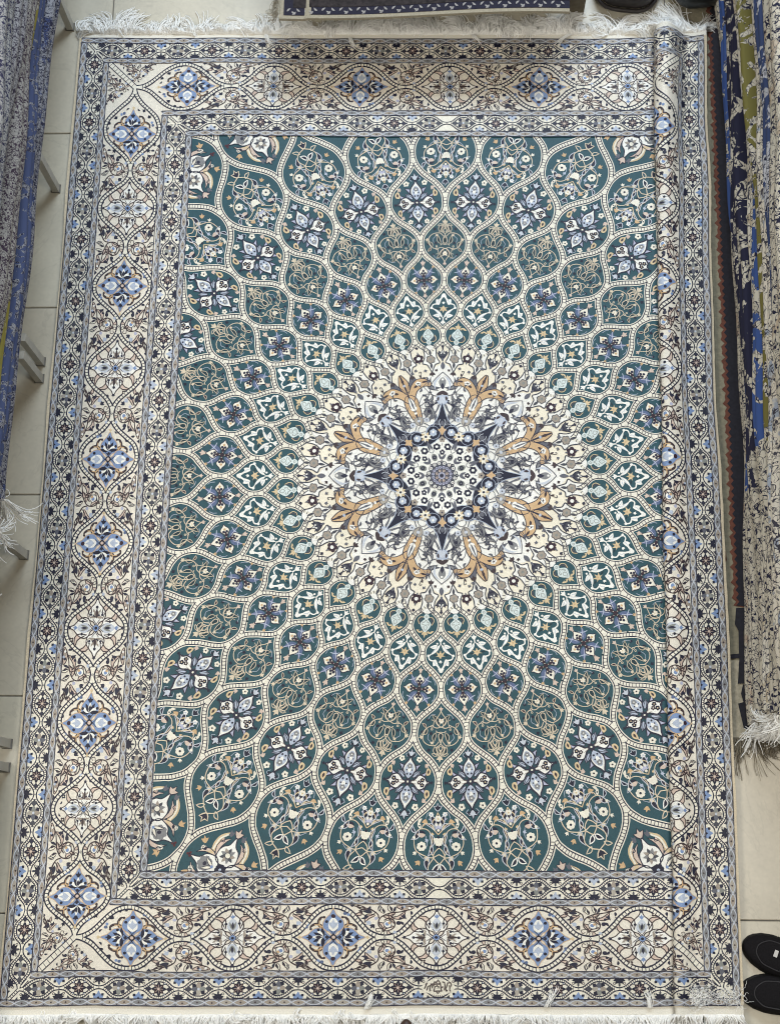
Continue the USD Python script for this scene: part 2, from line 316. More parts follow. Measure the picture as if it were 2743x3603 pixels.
def ring5():
    a = Art()
    for k in range(4):
        r = Art(); v = k % 2
        for s in (1, -1):
            r.leaf(.16, .06 * s, s * .62, .42, .075, 'lilac', 2, -.12 * s, 'ink', .03); r.leaf(.1, .12 * s, s * .75, .3, .05, 'pale', 3, -.1 * s, 'ink', .018)
        L = .72 if v else .62
        r.blob([(.04, 0), (.16, .06), (.3, .17 if v else .2), (.46, .15), (L - .1, .05), (L, 0), (L - .1, -.05), (.46, -.15), (.3, -.17 if v else -.2), (.16, -.06)], 'white', 4, 4, 'ink', .04)
        if v:
            r.blob([(.1, 0), (.25, .12), (.42, .11), (.55, 0), (.42, -.11), (.25, -.12)], 'pale', 6, 3)
            r.dot(.22, .05, .03, 'ink', 7); r.dot(.22, -.05, .03, 'ink', 7); r.leaf(.26, 0, 0, .18, .05, 'white', 7); r.flower(.44, 0, .075, 'grey', 'white', 7); r.dot(.33, .07, .022, 'ink', 7); r.dot(.33, -.07, .022, 'ink', 7)
        else:
            r.flower(.4, .07, .065, 'navy', 'gold', 6); r.flower(.4, -.07, .065, 'navy', 'gold', 6); r.flower(.31, 0, .06, 'brown', 'white', 6); r.line([(.52, .08), (.56, -.08)], .018, 'ink', 6)
            r.line([(.1, .02), (.24, .05)], .012, 'taupe', 6); r.line([(.1, -.02), (.24, -.05)], .012, 'taupe', 6)
        if v: r.bud(L, 0, 0, .24, 'mist', 3, 'navy', .03)
        else: r.bud(L, 0, 0, .1, 'navy', 3)
        a.add(r, lambda p, k=k: rot(p, k * PI / 2))
    a.flower(0, 0, .1, 'ink', 'cream', 8, 8)
    for s in (1, -1):
        for t in (1, -1):
            a.flower(.26 * s, .64 * t, .085, 'cream', 'brown', 3); a.bud(.44 * s, .52 * t, math.atan2(-t, s), .15, 'pink', 3)
            a.blob([(.5 * s, .2 * t), (.6 * s, .22 * t), (.62 * s, .34 * t), (.52 * s, .42 * t), (.48 * s, .3 * t)], 'gold', 3, 3); a.leaf(.55 * s, .24 * t, PI / 2 * t, .13, .03, 'brown', 4)
            a.bud(.12 * s, .76 * t, .6 * s + PI / 2, .1, 'navy', 3); a.cv([(.1 * s, .7 * t), (.16 * s, .78 * t), (.08 * s, .84 * t)], .014, 'pale', 3)
    return a
def ring6():
    def h(a):
        w, o = .021, 'straw'
        a.bud(0, -.78, -PI / 2, .2, 'navy', 3, 'mist', .02)
        a.cv([(0, -.74), (.04, -.66), (.14, -.52), (.1, -.36), (0, -.24)], w, 'gold', 4); a.flower(0, -.6, .08, 'cream', 'gold', 4)
        a.leaf(0, -.46, -1.0, .12, .04, 'navy', 4); a.leaf(0, -.46, 1.0, .12, .04, 'lilac', 4); a.dot(.05, -.47, .04, 'cream', 4); a.dot(0, -.34, .035, 'cream', 4)
        a.leaf(.09, -.42, -1.2, .3, .06, 'navy', 3, -.12, 'mist', .02); a.line([(.22, -.6), (.15, -.55)], .025, 'lilac', 4)
        a.leaf(.08, -.33, -.55, .26, .045, 'navy', 3, -.2, 'mist', .018); a.cv([(.08, -.32), (.2, -.46), (.34, -.48), (.4, -.37)], w, o, 4)
        a.cv([(.0, .2), (.16, .26), (.34, .22), (.5, .12), (.56, -.06), (.54, -.22), (.44, -.35), (.3, -.36), (.18, -.26), (.14, -.08), (.2, .08), (.12, .24)], w, o, 4, 5)
        a.leaf(.46, -.33, .9, .28, .05, 'navy', 3, .2, 'mist', .018); a.leaf(.52, -.26, -1.1, .2, .035, 'navy', 3, .2, 'mist', .018)
        a.leaf(.2, -.26, 1.75, .3, .045, 'navy', 3, .15, 'mist', .018); a.leaf(.15, .0, 1.2, .24, .04, 'navy', 3, .1, 'mist', .018); a.bud(.24, -.12, .5, .1, 'pale', 4)
        a.flower(.39, .03, .1, 'cream', 'navy', 4, 7); a.leaf(.3, -.22, -.1, .2, .05, 'pink', 3, .1); a.leaf(.3, -.26, .0, .2, .035, 'navy', 3, -.15); a.cv([(.3, -.2), (.26, -.05), (.3, .08)], .013, 'pale', 3)
        a.blob([(0, -.15), (.07, -.16), (.12, -.15), (.08, -.04), (.05, .01), (0, .02)], 'cream', 4, 2); a.dot(.035, .03, .03, 'navy', 4); a.dot(.0, -.18, .03, 'navy', 4); a.bud(.1, -.24, 0, .09, 'gold', 3)
        a.cv([(0, .06), (.09, .14), (.13, .24), (.06, .34), (0, .4)], w, o, 4); a.leaf(.14, .1, -1.1, .16, .03, 'navy', 3)
        a.dot(.56, -.16, .035, 'cream', 4); a.bud(.5, .15, .8, .1, 'cream', 4); a.bud(.24, .25, .9, .12, o, 4)
        a.leaf(.22, .24, 1.5, .3, .05, 'navy', 3, -.15, 'mist', .018); a.leaf(.02, .4, .8, .2, .045, 'navy', 3, .1, 'white', .024); a.cv([(.12, .26), (.24, .46), (.16, .62), (0, .72)], w, o, 4)
        a.leaf(.14, .6, .6, .18, .04, 'teal', 3, .1, o, .02); a.bud(0, .72, PI / 2, .2, 'navy', 3, o, .026); a.bud(.42, .34, .9, .13, 'tan', 3)
        a.flower(.17, -.7, .06, 'white', 'pale', 4); a.bud(.3, -.58, 1.3, .16, 'tan', 3); a.leaf(.4, -.6, 1.2, .16, .035, 'cream', 3, -.2); a.blob([(.42, -.46), (.5, -.5), (.48, -.4), (.42, -.36)], 'cream', 3, 2); a.dot(.45, -.43, .02, 'deep', 4)
        a.cv([(.1, -.7), (.24, -.74), (.3, -.6)], .012, 'pale', 2); a.cv([(.2, .12), (.3, .3), (.44, .2)], .012, 'pale', 2)
    return mir(h)
def ring7():
    a = Art()
    def lobe(x, y, an, r, kind):
        q = Art()
        q.blob([(-.2, 0), (-.14, .17), (0, .2), (.12, .16), (.2, .06), (.36, 0), (.2, -.06), (.12, -.16), (0, -.2), (-.14, -.17)], 'white', 4, 4, 'ink', .02)
        for s in (1, -1): q.leaf(-.1, .2 * s, .25 * -s, .42, .045, 'pink', 3, .22 * s, 'ink', .016); q.bud(.2, .2 * s, s * 1.1, .1, 'pink', 3, 'ink', .014)
        if kind:
            for k in range(9): q.leaf(0, 0, k * .7, .15, .035, ('steel', 'taupe', 'grey')[k % 3], 6)
            q.dot(0, 0, .055, 'cream', 7); q.line(circ(0, 0, .055), .014, 'ink', 8, True)
        else:
            q.flower(.05, 0, .14, 'grey', 'ink', 6, 7); q.leaf(-.12, 0, .5, .22, .03, 'cream', 8, 0, 'ink', .014); q.leaf(-.12, 0, -.5, .22, .03, 'cream', 8, 0, 'ink', .014); q.dot(-.1, 0, .03, 'blue', 9)
        a.add(q, lambda v: rot(v, an, x, y, r))
    lobe(.26, .02, .0, .95, 0); lobe(-.26, .02, PI, .95, 0); lobe(0, -.27, -PI / 2, 1.0, 1); lobe(0, .3, PI / 2, 1.0, 1)
    a.flower(0, 0, .1, 'navy', 'pale', 10, 9)
    a.bud(0, -.62, -PI / 2, .2, 'pink', 4, 'ink', .022); a.bud(.12, -.6, -1.2, .14, 'slate', 3); a.bud(-.12, -.6, -1.9, .14, 'slate', 3)
    for s in (1, -1):
        a.blob([(.17 * s, -.66), (.3 * s, -.56), (.36 * s, -.4), (.34 * s, -.24), (.4 * s, -.16), (.27 * s, -.2), (.27 * s, -.4), (.24 * s, -.52)], 'gold', 3, 4); a.cv([(.18 * s, -.62), (.3 * s, -.46), (.31 * s, -.26)], .03, 'cream', 4)
        a.dot(.48 * s, -.2, .05, 'cream', 3); a.dot(.44 * s, -.2, .03, 'navy', 4); a.bud(.5 * s, -.28, -.9 if s > 0 else -2.2, .14, 'tan', 3)
        a.flower(.64 * s, .02, .05, 'red', 'navy', 4, 3); a.dot(.48 * s, .2, .05, 'cream', 3); a.bud(.5 * s, .26, 1.2, .14, 'tan', 3)
    return a

# ------------------------------------------------------------------ the field: rings of 32 ogee lozenges round the medallion
R2, Q, V0, DTH = 0.561, 1.19, 0.006, 2 * PI / 32
def rk(k): return R2 * Q ** (np.asarray(k, float) - 2)
def polar(r, th):                                               # th from the +v axis
    e = 1 + 0.043 * np.sin(th) ** 2
    return np.c_[r * e * np.sin(th), r * e * np.cos(th) + V0]
def g_(t, k=0.95): return 0.5 + 0.5 * np.tanh(k * np.cos(PI * t)) / math.tanh(k)
def cellmap(k, th):
    def fn(v):
        rho = k + 0.7 * v[:, 1]
        return polar(rk(rho), th + v[:, 0] * 0.1218)
    return fn
sc_ = lambda m, s: Art().add(m, lambda v: v * s)
MOTIF = {1: sc_(ring1(), .84), 2: sc_(ring2(), .95), 3: sc_(ring3(), .96), 4: sc_(ring4(), .94), 5: sc_(ring5(), .95), 6: sc_(ring6(), .95), 7: ring7(), 8: ring5()}
def field():
    CL = (FA + 0.006, FB + 0.006)
    base = Art()
    for (u0, u1, n) in ((-FA - .012, UL, 24),):
        us, vs = np.linspace(u0, u1, n), np.linspace(-FB - .012, FB + .012, 30)
        U, W = np.meshgrid(us, vs, indexing='ij'); i, j = np.meshgrid(np.arange(n - 1), np.arange(29), indexing='ij'); a = (i * 30 + j).ravel()
        base.raw(np.c_[U.ravel(), W.ravel()], np.vstack([np.c_[a, a + 30, a + 31], np.c_[a, a + 31, a + 1]]), 'teal', -1)
    fld = put('field', base, RUG)
    lat = Art()
    tt = np.linspace(0, 1, 26)
    for k in range(0, 9):
        for j in range(32):
            th = (j + (0.5 if k % 2 else 0.0)) * DTH
            c = polar(rk(k), np.array([th]))[0]
            if abs(c[0]) > FA + .2 or abs(c[1]) > FB + .22: continue
            sc = np.interp(k, [1, 6], [0.82, 1.0])
            for s in (1, -1):
                if k > 0 or True:
                    t = tt if k > 0 else np.linspace(0.16, 1, 22)
                    p = polar(rk(k + t), th + s * DTH / 2 * g_(t))
                    if not ((np.abs(p[:, 0]) < FA + .03) & (np.abs(p[:, 1]) < FB + .03)).any(): continue
                    o = .02 + .22 * (s > 0) + .44 * (k % 2); lat.line(p, 0.0228 * sc, 'cream', 1 + o); lat.line(p, 0.0168 * sc, 'ink', 2 + o); lat.line(p, 0.0102 * sc, 'cream', 3 + o)
                    d = np.r_[0, np.cumsum(np.hypot(*np.diff(p, axis=0).T))]; n = max(2, int(d[-1] / 0.0097)); m = (np.arange(n) + .5) / n * d[-1]
                    x, y = np.interp(m, d, p[:, 0]), np.interp(m, d, p[:, 1]); x2, y2 = np.interp(m + .002, d, p[:, 0]), np.interp(m + .002, d, p[:, 1])
                    gg = g_(np.interp(m, d, t)); gap = DTH * np.hypot(x, y) * np.minimum(gg, 1 - gg)
                    for a, b, e, f, gp, gz in zip(x, y, x2 - x, y2 - y, gap, gg):
                        if gp < .0032 * sc and (s < 0 or k % 2 and gz > .5 and False): continue
                        if .0032 * sc <= gp < .0085 * sc: continue
                        q = math.hypot(e, f) or 1; e, f = -f / q * .0052 * sc, e / q * .0052 * sc
                        lat.line([(a - e, b - f), (a + e, b + f)], 0.0019, 'ink', 5)
            if k == 0: continue
            cell = Art(); t2 = np.linspace(-1, 1, 37)
            if abs(c[0]) > FA + .16 or abs(c[1]) > FB + .16: continue
            pg = shapely.Polygon(np.vstack([polar(rk(k + t2), th + DTH / 2 * g_(t2) * .93), polar(rk(k + t2), th - DTH / 2 * g_(t2) * .93)[::-1][1:-1]])).intersection(shapely.box(-CL[0], -CL[1], UL - .02, CL[1]))
            for q in getattr(pg, 'geoms', [pg]):
                if not q.is_empty and q.area > 1e-5: cell.poly(np.array(q.exterior.coords)[:-1], 'teal', 0)
            cell.add(MOTIF[k], cellmap(k, th), 1)
            cv_, cf_, _, _ = cell.cat(); cc_ = cv_[cf_].mean(1)
            if ((np.abs(cc_[:, 0] - 0.0) < CL[0]) & (cc_[:, 0] < UL - .02) & (np.abs(cc_[:, 1]) < CL[1])).sum() > 60: put('lozenge', cell, fld, CL)
    put('lattice', lat, RUG, CL)

# ------------------------------------------------------------------ the medallion
def medallion():
    a = Art(); D = math.radians
    def at(r, dg): return lambda v: polar(r + v[:, 1], D(dg) + v[:, 0] / np.maximum(r + v[:, 1], .02))      # metres: x across, y outward
    ap = [polar(np.array([0.452 if i % 2 else 0.418]), np.array([i * DTH / 2 + (0 if True else 0)]))[0] for i in range(64)]
    th = np.linspace(0, 2 * PI, 257)[:-1]
    a.poly(polar(0.452 + 0 * th, th), 'yellow', -0.55)
    a.poly(polar(0.325 + 0.035 * np.cos(th * 8) + .012 * np.cos(th * 16), th), 'white', 1)
    # outer rim: 32 cream tulips, each with a floret
    t = Art()
    o = [(.008, .048), (.020, .040), (.019, .016), (.0215, .002), (.0275, -.012), (.014, -.018), (.009, -.026), (0, -.046)]
    ol = spl(o, 5); full = np.vstack([ol, (ol * [-1, 1])[::-1][1:]])
    t.poly(full, 'white', 2); t.line(ol, .0036, 'steel', 4); t.line(ol * [-1, 1], .0036, 'steel', 4)
    t.flower(0, 0, .0150, 'steel', 'sage', 5, 6); t.flower(0, 0, .0125, 'taupe', 'ink', 6, 6); t.dot(0, 0, .0045, 'sage', 8); t.leaf(0, .012, PI / 2, .022, .0042, 'steel', 5); t.leaf(0, -.012, -PI / 2, .022, .0042, 'steel', 5)
    t.bud(0, -.044, -PI / 2, .018, 'brown', 5); t.leaf(0, -.045, -.8, .014, .0035, 'brown', 5); t.leaf(0, -.045, PI + .8, .014, .0035, 'brown', 5)
    for j in range(32): a.add(t, at(.390, (j + .5) * 11.25))
    f = Art(); f.flower(0, 0, .0155, 'plum', 'white', 5, 5); f.dot(0, 0, .006, 'white', 7); f.line([(-.022, -.004), (-.012, 0)], .0014, 'slate', 5); f.line([(.022, -.004), (.012, 0)], .0014, 'slate', 5); f.bud(.012, -.040, -1.2, .012, 'slate', 5); f.bud(-.014, -.034, -2.0, .012, 'slate', 5); f.leaf(0, .011, PI / 2, .012, .0025, 'slate', 5); f.leaf(0, -.011, -PI / 2, .010, .0025, 'slate', 5)
    f.cv([(-.006, -.070), (.0, -.048), (-.006, -.046), (-.006, -.05)], .0022, 'steel', 5); f.leaf(-.004, -.068, 0, .018, .0035, 'brown', 5); f.leaf(-.003, -.066, 2.0, .014, .003, 'brown', 5)
    g = Art(); g.bud(0, -.016, PI / 2, .038, 'ink', 5); g.leaf(0, -.008, 1.0, .026, .0045, 'ink', 5); g.leaf(0, -.008, PI - 1.0, .026, .0045, 'ink', 5); g.line([(0, .014), (.004, .002)], .0016, 'white', 7); g.line([(0, .014), (-.004, .002)], .0016, 'white', 7); g.leaf(0, -.004, .5, .018, .004, 'steel', 5); g.leaf(0, -.004, PI - .5, .018, .004, 'steel', 5); g.leaf(0, -.024, PI / 2, .014, .004, 'slate', 5); g.leaf(0, .016, PI / 2, .014, .003, 'ink', 5); g.dot(.005, .004, .0025, 'white', 6); g.dot(-.005, .004, .0025, 'white', 6)
    for j in range(16): a.add(f, at(.397, 11.25 + 22.5 * j)); a.add(g, at(.405, 22.5 * j))
    for j in range(32): b = Art(); b.bud(0, 0, PI / 2, .013, 'ink', 5); a.add(b, at(.428, 11.25 * j))
    # eight palmettes with blue hearts on the axes
    def axis(p):
        p.leaf(0, .098, PI / 2, .028, .006, 'slate', 6); p.bud(.014, .094, .8, .01, 'brown', 6)
        p.blob([(0, .09), (.018, .07), (.031, .045), (.028, .02), (0, .01)], 'white', 3, 4)
        p.cv([(0, .09), (.02, .068), (.033, .042), (.03, .02), (.014, .012)], .0026, 'slate', 6); p.leaf(.011, .03, 1.15, .05, .006, 'grey', 5, -.3, 'ink', .0018); p.leaf(.004, .078, -1.3, .05, .0035, 'mist', 6, .2)
        p.blob([(0, .072), (.009, .062), (.008, .05), (0, .036)], 'grey', 5, 3); p.leaf(0, .034, PI / 2, .022, .005, 'ink', 6); p.dot(0, .066, .0035, 'white', 7)
        p.blob([(0, .03), (.011, .024), (.016, .016), (.008, .014), (0, .018)], 'brown', 7, 3)
        p.blob([(0, .014), (.013, .013), (.016, .002), (.012, -.012), (0, -.018)], 'pale', 6, 3); p.blob([(0, .010), (.008, .0), (.007, -.009), (0, -.015)], 'mist', 7, 3); p.blob([(.009, .010), (.014, .004), (.011, -.004), (.008, .002)], 'brown', 8, 3); p.dot(.016, -.004, .003, 'ink', 7); p.leaf(.012, -.008, -.6, .012, .003, 'ink', 7)
        p.cv([(.006, -.014), (.012, -.03), (.022, -.048), (.034, -.058)], .0028, 'slate', 6); p.cv([(.010, -.016), (.016, -.034), (.022, -.056)], .0022, 'slate', 6)
        p.cv([(.03, .02), (.045, .022), (.058, .014), (.064, -.004)], .0022, 'slate', 6); p.flower(.044, .004, .0075, 'steel', 'mist', 6, 4); p.cv([(.044, -.004), (.048, -.014), (.038, -.018), (.034, -.012)], .0022, 'slate', 6); p.leaf(.03, -.022, -.9, .016, .005, 'slate', 6); p.dot(.036, -.034, .005, 'ink', 6); p.leaf(.036, -.034, .8, .01, .003, 'ink', 6)
        p.bud(.036, .058, 1.1, .014, 'slate', 6); p.cv([(.033, .04), (.036, .05), (.036, .06)], .0018, 'slate', 6)
        p.leaf(.055, .05, 1.9, .03, .005, 'slate', 5, -.2)
    ax = Art().add(mir(axis), lambda v: v * [1.18, 1.04])
    for j in range(8): a.add(ax, at(.250, 45 * j))
    # eight apricot lilies between them
    def lily(p):
        p.blob([(0, -.006), (.009, .002), (.016, .016), (.026, .028), (.040, .034), (.052, .030), (.056, .042), (.046, .056), (.030, .058), (.016, .046), (.006, .032), (0, .026)], 'tan', 6, 4, 'ink', .0018)
        p.blob([(.0, .026), (.009, .040), (.010, .060), (0, .084)], 'tan', 5, 4, 'ink', .0018); p.leaf(.003, .03, 1.2, .05, .010, 'slate', 4, -.2, 'ink', .0012)
        p.blob([(.0, -.058), (.009, -.054), (.0125, -.03), (.0145, -.008), (.012, .010), (0, .016)], 'tan', 5, 4, 'ink', .0018); p.blob([(.0, -.03), (.005, -.02), (.0055, .0), (0, .012)], 'white', 7, 3, 'slate', .0016); p.leaf(0, -.02, PI / 2, .02, .0022, 'slate', 8); p.leaf(0, -.028, 1.0, .012, .003, 'white', 8); p.dot(0, -.036, .0035, 'white', 8)
        p.blob([(0, -.074), (.008, -.066), (.009, -.052), (0, -.050)], 'stone', 6, 3, 'slate', .0014); p.dot(0, -.060, .004, 'mist', 7); p.flower(.030, .045, .0065, 'white', 'brown', 8); p.leaf(.018, .034, .7, .014, .003, 'brown', 7); p.leaf(.038, .046, .1, .014, .003, 'brown', 7); p.dot(0, .050, .0035, 'pale', 7); p.leaf(0, .056, PI / 2, .016, .003, 'brown', 7)
        p.leaf(.050, .038, -.5, .026, .005, 'slate', 4, -.3, 'ink', .001); p.bud(.012, .092, 1.2, .012, 'slate', 5); p.bud(.024, .074, .9, .01, 'slate', 5)
        for q in range(4): p.leaf(.012 + .004 * q, -.068 + .018 * q, 1.0 - .1 * q, .034, .0032, 'grey', 5, -.25, 'ink', .0013)
        p.cv([(.008, -.07), (.02, -.085), (.032, -.075), (.034, -.06)], .0024, 'slate', 5); p.cv([(.006, -.06), (.022, -.052), (.036, -.034), (.04, -.012)], .002, 'slate', 5); p.cv([(.02, -.07), (.034, -.05), (.046, -.04)], .002, 'slate', 5)
        p.dot(0, -.083, .005, 'white', 6); p.dot(.005, -.088, .004, 'white', 6); p.cv([(.0, -.076), (.008, -.082), (.008, -.092), (0, -.094)], .0016, 'slate', 7)
        p.cv([(.014, -.02), (.03, -.01), (.040, .004), (.044, .016)], .0022, 'slate', 4); p.dot(.036, -.026, .004, 'ink', 5); p.leaf(.036, -.026, .4, .012, .003, 'ink', 5); p.dot(.03, .008, .003, 'ink', 5)
    li = mir(lily)
    lf = lambda v: v * [1.5, 1.16]
    li2 = Art().add(li, lf)
    for j in range(8): a.add(li2, at(.262, 22.5 + 45 * j))
    top = Art(); base_a = a; a = top
    for j in range(8):
        for s_ in (1, -1):
            for r, dg, L_, q in ((.300, 13.5, .020, 1.0), (.285, 15.0, .016, 2.2), (.262, 10.5, .016, .4), (.245, 13.0, .018, 1.9), (.228, 10.2, .020, 1.2), (.215, 16.5, .016, 2.3), (.318, 9.0, .014, 1.6), (.275, 7.0, .012, .2)):
                c = Art(); c.leaf(0, 0, PI / 2 - s_ * (PI / 2 - q), L_, L_ * .17, 'slate', 4, .2 * s_, 'ink', .0010); a.add(c, at(r, 45 * j + s_ * dg))
            for pts in (((.236, 4), (.246, 8), (.238, 12), (.224, 14)), ((.262, 5), (.280, 9), (.300, 11.5), (.312, 9)), ((.205, 6), (.216, 9), (.232, 17), (.250, 19)), ((.190, 12), (.206, 14), (.214, 18.5), (.206, 21))):
                q = spl([(x, s_ * y) for x, y in pts], 6); a.line(polar(q[:, 0], np.radians(45 * j + q[:, 1])), .0016, 'slate', 4)
    # navy star
    h = [(.240, .2), (.222, 1.5), (.205, 2.6), (.190, 4.2), (.178, 7.2), (.170, 9.0), (.168, 13), (.160, 17.5), (.147, 20.5), (.138, 22.5)]
    r0 = np.interp(np.linspace(0, 22.5, 24), [x[1] for x in h], [x[0] for x in h]); an = np.linspace(0, 22.5, 24)
    R_, T_ = [], []
    for j in range(8):
        R_ += list(r0) + list(r0[::-1][1:-1]); T_ += list(45 * j + an) + list(45 * j + 45 - an[::-1][1:-1])
    star = polar(np.array(R_), np.radians(T_)); a.poly(star, 'navy', 5); a.line(star, .0022, 'pale', 9, True)
    n = 16 * 10; t = np.linspace(0, 2 * PI, n, endpoint=False); ri = .118 - .016 * np.abs(np.sin(4 * t)) ** 3 + .004 * np.abs(np.cos(8 * t))
    a.poly(polar(ri, t), 'white', 9); a.line(polar(ri, t), .0028, 'mist', 10, True)
    for j in range(8):
        def w(p):
            p.blob([(0, .162 - .16), (.008, .008), (.0, .018)], 'slate', 7, 3); p.blob([(0, -.03), (.006, -.02), (.014, -.012), (.006, -.008), (0, .0)], 'tan', 8, 3)
            p.cv([(.004, -.004), (.010, .012), (.006, .022)], .0018, 'mist', 8); p.cv([(.010, .004), (.022, .008), (.03, .0)], .0018, 'mist', 8)
            p.dot(.016, .008, .005, 'slate', 8); p.leaf(.013, .012, 1.4, .03, .005, 'slate', 7, -.15)
        a.add(mir(w), at(.162, 45 * j))
        s = Art(); 
        for q in range(9): s.leaf(0, 0, q * .7, .018, .004, 'gold' if q % 2 else 'cream', 10)
        s.dot(0, 0, .008, 'cream', 11); s.dot(0, 0, .004, 'ink', 12); a.add(s, at(.136, 22.5 + 45 * j))
    for j in range(8):
        for s_ in (1, -1):
            c = Art(); c.dot(0, 0, .0205, 'navy', 7, 14); c.line(circ(0, 0, .0212, 16), .0014, 'pale', 8, True); c.flower(0, 0, .0115, 'pale', 'mist', 9, 6); c.dot(0, .002, .004, 'white', 11); a.add(c, at(.143, 45 * j + 11.5 * s_))
            c = Art(); c.flower(0, 0, .0085, 'mist', 'steel', 6, 6); c.cv([(-.02, -.012), (-.008, 0), (0, .012), (-.004, .026)], .0022, 'slate', 5); c.leaf(-.004 * s_, .008, PI / 2 + s_ * .3, .03, .004, 'grey', 5, .15, 'ink', .0013); a.add(c, at(.188, 45 * j + 15.2 * s_))
            c = Art(); c.leaf(0, -.02, PI / 2 - .25 * s_, .05, .0045, 'grey', 5, .2 * s_, 'ink', .0014); a.add(c, at(.205, 45 * j + 9 * s_))
            c = Art(); c.flower(0, 0, .0115, 'ink', 'white', 11, 6); c.dot(0, 0, .0045, 'white', 13); a.add(c, at(.0955, 45 * j + 10.3 * s_))
            c = Art(); c.leaf(0, -.016, PI / 2 - .3 * s_, .035, .004, 'slate', 11); a.add(c, at(.105, 45 * j + 18.5 * s_))
        for r, dg, s in ((.118, 0, 'p'), (.076, 0, 'd'), (.062, 0, 'v'), (.063, 22.5, 'o'), (.085, 22.5, 't'), (.046, 0, 'd')):
            c = Art()
            if s == 'p': c.flower(0, 0, .010, 'taupe', 'ink', 11, 5); c.leaf(0, -.01, -PI / 2, .012, .001, 'slate', 11)
            if s == 'd': c.flower(0, 0, .0085 if r > .05 else .005, 'ink', 'white', 11, 5)
            if s == 'v': c.leaf(0, -.01, 1.05, .024, .004, 'slate', 11); c.leaf(0, -.01, PI - 1.05, .024, .004, 'slate', 11); c.dot(0, -.004, .005, 'slate', 11)
            if s == 'o': c.dot(0, 0, .009, 'sage', 11, 9, .013); c.flower(0, 0, .007, 'ink', 'grey', 12, 6)
            if s == 't': c.bud(0, -.006, PI / 2, .018, 'white', 11, 'slate', .002)
            a.add(c, at(r, 45 * j + dg))
    base_a.add(top, None, 4); a = base_a
    a.dot(0, V0, .043, 'slate', 20, 24)
    for r, n, s, col in ((.040, 16, .0075, 'white'), (.027, 16, .007, 'lilac'), (.016, 8, .007, 'pink')):
        for j in range(n):
            c = Art(); c.dot(0, 0, s, 'ink', 22, 8); c.dot(0, 0, s * .68, col, 23, 8); c.dot(0, 0, s * .3, 'ink', 24, 6); a.add(c, at(r, 360 / n * (j + .5)))
    a.dot(0, V0, .011, 'lilac', 25, 10); a.dot(0, V0, .007, 'ink', 26, 8)
    put('medallion', a, RUG)

# ------------------------------------------------------------------ borders, as strips: s along, t inward from the edge
def ogee(a, nodes, hh, mid, kk, band, ln, rung, step, l0, fill=None):
    paths = []
    for (s0, s1) in zip(nodes[:-1], nodes[1:]):
        tt = np.linspace(-1, 1, 37); s = (s0 + s1) / 2 + tt * (s1 - s0) / 2; h = hh * g_(tt, kk)
        paths += [np.c_[s, mid + h], np.c_[s, mid - h]]
    for p in paths: a.line(p, band + 2 * ln, 'ink', l0)
    for p in paths: a.line(p, band, 'cream', l0 + 1)
    for p in paths:
        d = np.r_[0, np.cumsum(np.hypot(*np.diff(p, axis=0).T))]; n = max(3, int(d[-1] / step)); m = (np.arange(n) + .5) / n * d[-1]
        x, y = np.interp(m, d, p[:, 0]), np.interp(m, d, p[:, 1]); ex, ey = np.interp(m + .001, d, p[:, 0]) - x, np.interp(m + .001, d, p[:, 1]) - y
        q = np.hypot(ex, ey); q[q == 0] = 1
        for X, Y, e, f in zip(x, y, -ey / q * band / 2, ex / q * band / 2):
            if 2 * abs(Y - mid) < band * .95: continue
            a.line([(X - e, Y - f), (X + e, Y + f)], rung, 'ink', l0 + 2)
    for s in nodes[1:-1]:
        a.poly(rot([(-1, 0), (0, -.8), (1, 0), (0, .8)], 0, s, mid, band * .62), 'ink', l0 + 3); a.poly(rot([(-1, 0), (0, -.8), (1, 0), (0, .8)], 0, s, mid, band * .3), 'cream', l0 + 4)
def chain(a, s0, s1, t0, t1, l0, step=.0418, odd=0):
    w, m = t1 - t0, (t0 + t1) / 2
    n = max(1, round((s1 - s0) / step)); st = (s1 - s0) / n
    for i in range(n):
        c = s0 + st * (i + .5); x0, x1 = s0 + st * i, s0 + st * (i + 1)
        a.poly([(x0, t0), (x1, t0), (x1, t1), (x0, t1)], 'fog', l0)
        L, h = st * .5, w * .40
        tt = np.linspace(-1, 1, 11); p = np.c_[c + tt * L, m + h * np.cos(tt * PI / 2) ** 1.1]; q = np.c_[c + tt * L, m - h * np.cos(tt * PI / 2) ** 1.1]
        pg = np.vstack([p, q[::-1][1:-1]]); a.poly(pg, ('taupe', 'stone', 'taupe', 'grey')[(i * 7 + odd) % 4], l0 + 1)
        a.line(p, w * .11, 'mist', l0 + 2); a.line(q, w * .11, 'mist', l0 + 2)
        a.poly(rot([(-1, 0), (0, -.9), (1, 0), (0, .9)], 0, c, m, w * .17), 'brown', l0 + 3)
        for t, d in ((t0, 1), (t1, -1)): a.poly([(x0 - w * .22, t), (x0 + w * .22, t), (x0, t + d * w * .3)], 'ink', l0 + 3); a.poly([(x0 - w * .1, t), (x0 + w * .1, t), (x0, t + d * w * .14)], 'pale', l0 + 4)
    for t in (t0, t1): a.line([(s0, t), (s1, t)], .0026, 'ink', l0 + 5)
def floret_dark():
    a = Art()
    for k in range(8): a.leaf(0, 0, k * PI / 4, .023 if k % 2 == 0 else .019, .0062, 'plum' if k % 2 else 'navy', 3)
    for k in range(4): a.poly(rot([(.012, .012), (.021, .013), (.020, .020), (.013, .021)], k * PI / 2), 'ink', 3); a.dot(*rot([(.0165, .0165)], k * PI / 2)[0], .002, 'mist', 4)
    for s in (1, -1): a.bud(s * .022, 0, 0 if s > 0 else PI, .016, 'ink', 3); a.dot(s * .034, 0, .003, 'ink', 3)
    for k in range(8): a.line([(0, 0), tuple(rot([(.013, 0)], k * PI / 4)[0])], .0009, 'pink', 5)
    a.dot(0, 0, .0038, 'pink', 6); return a
